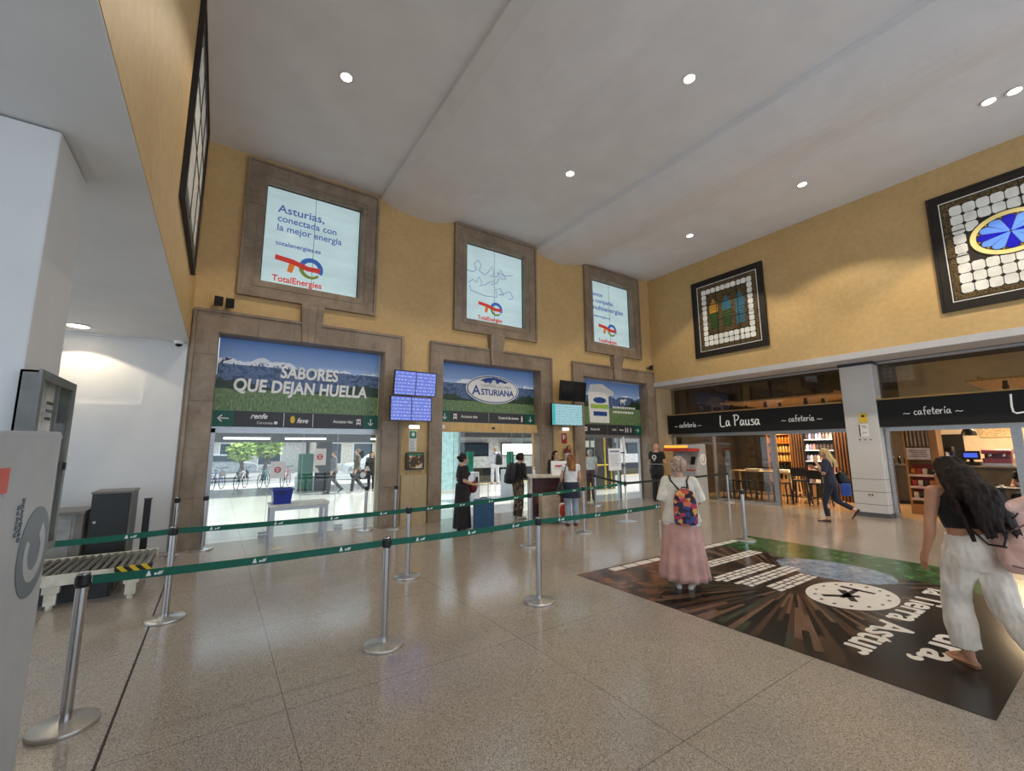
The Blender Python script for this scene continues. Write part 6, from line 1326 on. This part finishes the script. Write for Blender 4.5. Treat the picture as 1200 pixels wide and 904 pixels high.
# ---- grey haired person with the patterned backpack (seen from behind)
p = Person('old', 'grey haired person in a cream blouse and long pink pleated skirt wearing a colourful backpack', (4.95, 3.47, 0), 58, 1.60, dict(shL=(-.165, 0, 1.385), shR=(.165, 0, 1.385), elL=(-.215, -.03, 1.11), wrL=(-.225, .03, .89), elR=(.235, .05, 1.13), wrR=(.10, .25, 1.10), knL=(-.08, .0, .49), anL=(-.075, -.03, .085), toL=(-.09, .15, .02), anR=(.075, -.01, .085), toR=(.085, .17, .02)), lean=4, hpitch=-6, vox=.0075, wide=1.06)
p.top('blouse', M_white_shirt, hem=.86, sleeve=.98, inf=.022, loose=1.1, bell=.032, flare=.03)
p.top('undershirt', M_whitehem, hem=.825, sleeve=0, inf=.024, loose=1.1, neck=1.0, flare=.01)
p.skirt('skirt', cloth('dusty_pink_linen', (206, 158, 146), folds=.25), .15, .98, .31, .29, .185, .145, 12, .085)
p.shoes(mat('silver_shoe', (206, 198, 186), .35, .2), sole=mat('white_sole', (230, 228, 224), .5)); p.hair(hairm('grey_brown_hair', (150, 128, 112)), 'curly', seed=4, vox=.008)
p.done()
def patch():
    t = NT('patchwork_fabric'); v = t.vor(16, t.mapv((1, 1, 1.2)), 'Color'); hsv = t.n('ShaderNodeSeparateColor', {0: v}).outputs[0]
    t.set(col=t.ramp(hsv, [(0, (40, 44, 70)), (.2, (206, 84, 60)), (.36, (70, 74, 130)), (.5, (224, 122, 90)), (.62, (36, 30, 40)), (.74, (180, 60, 90)), (.88, (232, 170, 90))], 'CONSTANT'), rough=.7); return t.m
M_patch = patch()
backpack(p, 'colourful patchwork backpack worn by the grey haired person', (.07, -.145, .86), .145, .075, .44, M_patch, M_blk)
g = thing('paper_ticket', 'white paper ticket held at the side of the pink skirt', 'paper'); w_ = p.world((-.27, .03, .80)); g.location = w_; g.rotation_euler.z = -p.az
MB().box((-.012, -.045, -.17), (.0, .045, .05)).build('sheet', M_wht, g, local=True); MB().box((-.0135, -.035, -.02), (-.0121, .035, .02)).build('print', mat('faint_print', (190, 188, 184), .6), g, local=True)

# ---- dark haired person with pink bag, walking, nearest the viewer
p = Person('near', 'person with long wavy dark hair, black top and loose white trousers', (5.17, .93, 0), 42, 1.67, dict(shL=(-.175, 0, 1.40), elL=(-.25, .02, 1.13), wrL=(-.27, .10, .89), elR=(.27, -.02, 1.14), wrR=(.22, .20, 1.02), hpL=(-.085, .0, .90), knL=(-.10, .10, .51), anL=(-.10, .04, .10), toL=(-.12, .22, .03), knR=(.10, -.12, .50), anR=(.12, -.42, .20), toR=(.12, -.31, .04)), lean=9, hpitch=-10, hyaw=10, vox=.0065, skin=SK2, curl=.35)
p.top('crop_top', cloth('black_jersey', (30, 24, 24)), hem=1.10, sleeve=0, inf=.010, neck=1.41)
p.trousers('trousers', cloth('white_gauze', (226, 216, 202), folds=.35), waist=1.06, width=.045, hem=.10, thigh=.02, vox=.008, fold=.017)
p.shoes(mat('tan_sandal', (176, 128, 96), .5), hh=.05, low=True, wd=.042, sole=mat('tan_sole', (150, 104, 74), .6)); p.hair(hairm('dark_brown_hair', (30, 19, 14)), 'wavy', ln=.60, vox=.008, seed=8)
p.done()
g = frame_thing(p, 'shoulder_bag', 'slouchy pink bag slung on the back of the dark haired walking person', 'bag', None)
M_pbag = cloth('pink_canvas', (220, 176, 160), folds=.7)
mb = MB(); cb = V((.19, -.22, 1.0))
mb.ell(cb, (.18, .11, .19), 16); mb.ell(cb+V((.02, .01, .16)), (.15, .09, .14), 14); mb.ell(cb+V((-.05, -.02, -.1)), (.13, .09, .11), 14); mb.cap(cb+V((-.10, -.06, .26)), cb+V((.13, -.03, .30)), .05, .06)
me = crease(melt(mb, .010, 3), .022, 7, 6, 3.); leanmesh(p, link('bag', me, M_pbag, g))
leanmesh(p, MB().tube([cb+V((-.14, -.11, .1)), cb+V((-.05, -.14, .14)), cb+V((.07, -.14, .12)), cb+V((.18, -.08, .1))], .006, 6).tube([cb+V((-.16, -.08, -.12)), cb+V((-.02, -.125, -.15)), cb+V((.15, -.09, -.12))], .006, 6).build('piping', mat('mauve_piping', (120, 84, 84), .6), g, local=True))
leanmesh(p, MB().tube([cb+V((-.10, -.04, .26)), V((.03, -.16, 1.36)), V((.12, -.06, 1.47)), V((.15, .04, 1.46)), V((.19, .12, 1.30)), V((.22, .02, 1.15)), cb+V((.15, 0, .1))], .013, 8).build('strap', M_pbag, g, local=True))
leanmesh(p, MB().tube([V((-.15, -.115, 1.27)), V((-.09, -.135, 1.12)), V((-.0, -.165, 1.0)), cb+V((-.16, -.06, .0))], .007, 6).tube([cb+V((-.17, -.05, .0)), cb+V((-.13, -.1, .14)), cb+V((-.06, -.12, .22))], .007, 6).build('dark_strap', M_blk, g, local=True))

# ---- fair haired person walking past the cafe (profile)
p = Person('walk', 'fair haired person in dark navy clothes striding left past the cafe', (11.95, 4.33, 0), -12, 1.69, dict(elL=(-.21, .06, 1.13), wrL=(-.10, .19, 1.38), hL=(.3, -.1, 1), elR=(.21, .08, 1.12), wrR=(.10, .26, 1.25), hpL=(-.085, 0, .90), knL=(-.09, .12, .50), anL=(-.09, .10, .085), toL=(-.10, .28, .02), knR=(.09, -.07, .50), anR=(.09, -.40, .30), toR=(.09, -.36, .13)), lean=4, hpitch=-8, vox=.008)
p.top('shirt', cloth('navy_print', (44, 46, 66)), hem=.90, sleeve=.9, inf=.018); p.trousers('trousers', cloth('navy_trousers', (34, 38, 54)), hem=.12); p.shoes(mat('dark_burgundy_shoe', (54, 26, 28), .4), low=True); p.hair(hairm('fair_hair', (186, 150, 106)), 'long', ln=.38, seed=3)
p.done(); 
g = frame_thing(p, 'handbag', 'black shoulder bag on the back of the fair haired striding person', 'bag', None); mb = MB(); mb.ell((.16, -.21, 1.02), (.09, .13, .14), 14); mb.ell((.16, -.24, .94), (.09, .15, .09), 14); link('bag', melt(mb, .012), M_blk, g); MB().tube([(.17, -.26, 1.1), (.17, -.12, 1.36), (.16, -.02, 1.48), (.17, .09, 1.36), (.19, .02, 1.14), (.18, -.14, 1.06)], .01, 8).build('strap', M_blk, g, local=True)
g = frame_thing(p, 'carrier_bag', 'blue carrier bag hanging behind the fair haired striding person', 'bag', None); MB().loft([[V((.12+a*.06, -.27+b*.10*k, z)) for a, b in ((-1, -1), (1, -1), (1, 1), (-1, 1))] for z, k in ((.60, .75), (.64, .95), (.78, 1), (.90, .75))]).build('bag', mat('royal_blue_bag', (40, 78, 160), .5, bump=.4, bs=20), g, .02, local=True); MB().tube([(.12, -.31, .90), (.13, -.28, 1.0), (.12, -.23, .90)], .008, 6).build('handles', M_wht, g, local=True)

# ---- person in black with blue suitcase
p = Person('suit', 'person with tied dark hair in a long black dress beside the blue suitcase', (4.42, 8.40, 0), 97, 1.62, dict(elL=(-.20, -.05, 1.12), wrL=(-.08, .18, 1.02), elR=(.21, -.04, 1.12), wrR=(.13, .22, 1.02)), vox=.009, hpitch=-4)
p.top('dress_top', cloth('black_dress', (28, 24, 26)), hem=.92, sleeve=.85, inf=.016); p.skirt('dress_skirt', cloth('black_dress', (28, 24, 26)), .09, 1.05, .22, .20, .186, .142, 9, .05); p.shoes(M_blk, low=True); p.hair(hairm('near_black_hair', (34, 26, 24)), 'bun'); p.done()
t = NT('red_paisley'); t.set(col=t.ramp(t.noise(22, detail=4, dist=2), [(.42, (90, 22, 24)), (.5, (160, 44, 40)), (.58, (40, 26, 24))]), rough=.8); 
g = frame_thing(p, 'bundle', 'red patterned jacket and bag bundle held by the person in black', 'bag', None); mb = MB(); mb.ell((.03, .23, .96), (.12, .10, .13), 14); mb.ell((-.09, .14, .86), (.09, .10, .14), 14); link('cloth', melt(mb, .012), t.m, g); MB().tube([(.02, .30, 1.05), (.06, .26, 1.12), (.08, .2, 1.04)], .012, 6).build('strap', mat('red_strap', (170, 40, 44), .5), g, local=True)
suitcase('dark blue upright suitcase with its pull handle up', (4.76, 8.10, 0), -.5, .44, .28, .62, mat('petrol_blue_shell', (30, 74, 108), .4), .36)
# ---- black clad backpacker
p = Person('pack', 'person in black top and camouflage trousers leaning on the information desk', (6.36, 9.10, 0), 96, 1.60, dict(elL=(-.22, .10, 1.14), wrL=(-.16, .30, 1.12), elR=(.21, .06, 1.12), wrR=(.17, .30, 1.08)), vox=.009, lean=8)
tc = NT('camouflage'); tc.set(col=tc.ramp(tc.noise(9, detail=3), [(.4, (60, 52, 42)), (.5, (128, 112, 92)), (.6, (84, 76, 58))], 'CONSTANT'), rough=.8)
p.top('black_shirt', cloth('black_cotton', (26, 26, 30)), hem=.93, sleeve=1.6, inf=.02); p.trousers('trousers', tc.m, width=.025, thigh=.02); p.shoes(mat('white_trainer', (214, 208, 200), .5)); p.hair(hairm('dark_curly_hair', (36, 28, 26)), 'curly', seed=9); p.done()
backpack(p, 'large black backpack worn by the person in camouflage trousers', (0, -.13, .92), .17, .12, .52, mat('black_nylon', (24, 24, 28), .6, bump=.3), M_blk)
suitcase('beige upright suitcase in front of the information desk', (6.63, 8.20, 0), -.3, .46, .26, .58, mat('beige_shell', (186, 168, 142), .4), 0)
# ---- person in white top
p = Person('white', 'person with long brown hair in a white top and pale jeans at the information desk', (6.78, 7.58, 0), 24, 1.60, dict(elL=(-.23, .02, 1.12), wrL=(-.22, .14, .94), elR=(.22, .0, 1.12), wrR=(.20, .12, .92)), vox=.009)
p.top('white_top', M_whitehem, hem=1.0, sleeve=.35, inf=.012); p.trousers('jeans', cloth('pale_denim', (150, 168, 184)), width=.015); p.skirt('tied_jacket', cloth('navy_jacket', (34, 40, 62)), .66, 1.03, .225, .175, .188, .142, 7, .07); p.shoes(mat('brown_sandal', (120, 70, 50), .5), low=True); p.hair(hairm('brown_hair', (116, 80, 48)), 'long', ln=.32, seed=5); p.done()
g = frame_thing(p, 'shoulder_bag', 'big black shoulder bag on the left side of the person in the white top', 'bag', None); mb = MB(); mb.ell((-.27, -.02, .84), (.09, .17, .15), 14); mb.ell((-.26, -.01, .93), (.06, .13, .10), 12); link('bag', melt(mb, .012), M_blk, g); MB().tube([(-.26, -.13, .95), (-.20, -.09, 1.25), (-.13, -.05, 1.47), (-.14, .06, 1.43), (-.22, .12, 1.2), (-.26, .11, .95)], .011, 8).build('strap', M_blk, g, local=True)
g = thing('shopping_bag', 'red and white shopping bag on the floor in front of the desk', 'bag', (6.93, 7.98, 0))
MB().loft([[V((6.93+a*.17*k, 7.98+b*.10*k, z)) for a, b in ((-1, -1), (1, -1), (1, 1), (-1, 1))] for z, k in ((.001, .9), (.05, 1), (.3, 1.02), (.44, .9))]).build('bag', M_wht, g, .02); MB().ell((6.81, 7.90, .28), (.10, .09, .16), 12).build('red_pouch', mat('red_orange_fabric', (206, 66, 40), .6, bump=.2), g, smooth=True); MB().tube([(6.87, 7.98, .43), (6.89, 7.98, .54), (6.97, 7.98, .54), (6.99, 7.98, .43)], .008, 6).build('handles', M_noent, g)
# ---- clerk
p = Person('clerk', 'person with long dark hair in black standing behind the information desk, facing the hall', (7.66, 9.16, 0), 205, 1.66, dict(elL=(-.22, .08, 1.13), wrL=(-.12, .28, 1.08), elR=(.22, .08, 1.13), wrR=(.14, .28, 1.08)), vox=.009, hyaw=25)
p.top('black_top', cloth('black_uniform', (24, 22, 26)), hem=.92, sleeve=1.8, inf=.015); p.trousers('trousers', cloth('black_trousers', (26, 26, 30))); p.shoes(M_blk); p.hair(hairm('dark_hair', (34, 22, 18)), 'long', ln=.34, seed=6); p.done()
# ---- person behind, in the corner doorway
p = Person('door', 'person in a pale top and maroon trousers in the corner doorway', (10.3, 10.55, 0), 30, 1.68, vox=.011)
p.top('pale_top', cloth('pale_grey_top', (206, 208, 212)), hem=.95, sleeve=.4, inf=.015); p.trousers('trousers', cloth('maroon_trousers', (70, 40, 44)), width=.02); p.shoes(M_blk); p.hair(hairm('grey_hair', (160, 156, 150)), 'short'); p.done()
# ---- man at the ticket machine
p = Person('tm', 'bald person in a black tee shirt using the far ticket machine', (12.05, 9.24, 0), 80, 1.86, dict(elL=(-.23, .02, 1.12), wrL=(-.17, .20, .98), elR=(.23, .06, 1.13), wrR=(.12, .30, 1.12)), fem=False, vox=.010, wide=1.18, hpitch=-10)
p.top('tee_shirt', cloth('black_tee', (24, 24, 26)), hem=.90, sleeve=.6, inf=.016); p.trousers('trousers', cloth('black_jeans', (28, 28, 32)), width=.015); p.shoes(M_blk)
mb = MB(); n = 30
mb.loft([ring(z, .187*1.0+.025, .125*1.0+.03, -.008, 40) for z in (1.075, 1.105)]); p.add('grey_band', mb.mesh('b', True), mat('reflective_grey', (130, 130, 132), .4))
p.add('back_print', arc(MB(), (.0, -.142, 1.30), .055, .03, 0, 360, .008).box((-.02, -.152, 1.19), (.03, -.142, 1.215)).mesh('b'), M_wht); p.done()
# ---- platform people
p = Person('grey', 'person in a grey hooded top and pale trousers on the platform, seen from behind', (11.40, 18.3, 0), 12, 1.80, fem=False, vox=.012, pose=dict(knL=(-.12, .01, .49), anL=(-.14, -.03, .085), toL=(-.17, .15, .02), knR=(.12, .01, .49), anR=(.14, -.03, .085), toR=(.17, .15, .02)))
p.top('grey_hoodie', cloth('heather_grey', (186, 188, 192)), hem=.92, sleeve=1.9, inf=.025, loose=1.08); p.trousers('trousers', cloth('pale_grey_trousers', (206, 208, 212)), width=.02); p.shoes(mat('grey_shoe', (150, 150, 152), .5)); p.hair(hairm('sandy_hair', (150, 124, 96)), 'short'); p.done()
backpack(p, 'black backpack on the right shoulder of the platform person in grey', (.12, -.14, .88), .15, .10, .50, MC['black_nylon'], M_blk)
suitcase('small brown suitcase standing beside the platform person in grey', (11.95, 18.25, 0), -.4, .34, .22, .50, mat('brown_shell', (104, 76, 66), .5), .3)
WK = dict(knL=(-.09, .14, .50), anL=(-.09, .18, .085), toL=(-.10, .36, .02), knR=(.09, -.02, .50), anR=(.09, -.32, .16), toR=(.09, -.22, .03))
p = Person('w1', 'person in dark grey walking left beyond the leftmost glass door, left one of two', (3.95, 18.6, 0), -80, 1.66, WK, vox=.013); p.top('grey_jacket', cloth('dark_grey_jacket', (84, 84, 84)), hem=.88, sleeve=1.9, inf=.022); p.trousers('trousers', cloth('grey_trousers', (62, 64, 66)), width=.01); p.shoes(M_blk); p.hair(hairm('brown_hair_b', (70, 56, 46)), 'short'); p.done()
p = Person('w2', 'person in olive grey walking left beyond the leftmost glass door, right one of two', (4.75, 18.2, 0), -85, 1.74, WK, fem=False, vox=.013); p.top('olive_jacket', cloth('olive_grey_jacket', (100, 96, 86)), hem=.88, sleeve=1.9, inf=.022); p.trousers('trousers', cloth('grey_trousers', (62, 64, 66)), width=.01); p.shoes(MC['white_trainer']); p.hair(hairm('brown_hair_c', (80, 66, 54)), 'short'); p.done()
p = Person('w3', 'person in black with an orange bag beyond the leftmost glass door', (5.45, 18.6, 0), 200, 1.62, vox=.013); p.top('black_coat', cloth('black_cotton', (26, 26, 30)), hem=.80, sleeve=1.9, inf=.022); p.trousers('trousers', cloth('black_jeans', (28, 28, 32))); p.shoes(M_blk); p.hair(hairm('black_hair_d', (28, 24, 22)), 'bob', ln=.2); p.done()
g = frame_thing(p, 'shoulder_bag', 'orange brown bag carried by the person in black beyond the leftmost glass door', 'bag', None); MB().rbox((.22, -.12, .80), (.30, .14, 1.02), .05, 0).build('bag', mat('orange_leather', (190, 104, 50), .5), g, .012, local=True); MB().tube([(.26, -.1, 1.0), (.2, -.03, 1.3), (.15, 0, 1.47), (.2, .06, 1.3), (.26, .12, 1.0)], .01, 6).build('strap', M_blk, g, local=True)
# ---- cafe guest behind the mullion
p = Person('guest', 'person in black sitting at the dark cafe table near the metal mullion', (16.25, 1.75, 0), -70, 1.68, dict(hpL=(-.09, .0, .88), knL=(-.11, .40, .86), anL=(-.11, .42, .42), toL=(-.12, .60, .355), hpR=(.09, .0, .88), knR=(.11, .40, .86), anR=(.11, .42, .42), toR=(.12, .60, .355), elL=(-.25, .12, 1.13), wrL=(-.12, .36, 1.20), elR=(.24, .1, 1.12), wrR=(.14, .34, 1.14)), lean=8, vox=.011)
p.top('black_top', cloth('black_uniform', (24, 22, 26)), hem=.9, sleeve=.5, inf=.015); p.trousers('trousers', cloth('black_trousers', (26, 26, 30))); p.shoes(M_blk); p.hair(hairm('dark_hair_e', (30, 24, 22)), 'bun'); p.done()
bar_chair('black cafe chair under the person sitting near the metal mullion', M_bchair, (16.28, 1.74, 0), 70*PI/180+PI, seat=.44, group='cafe seats')
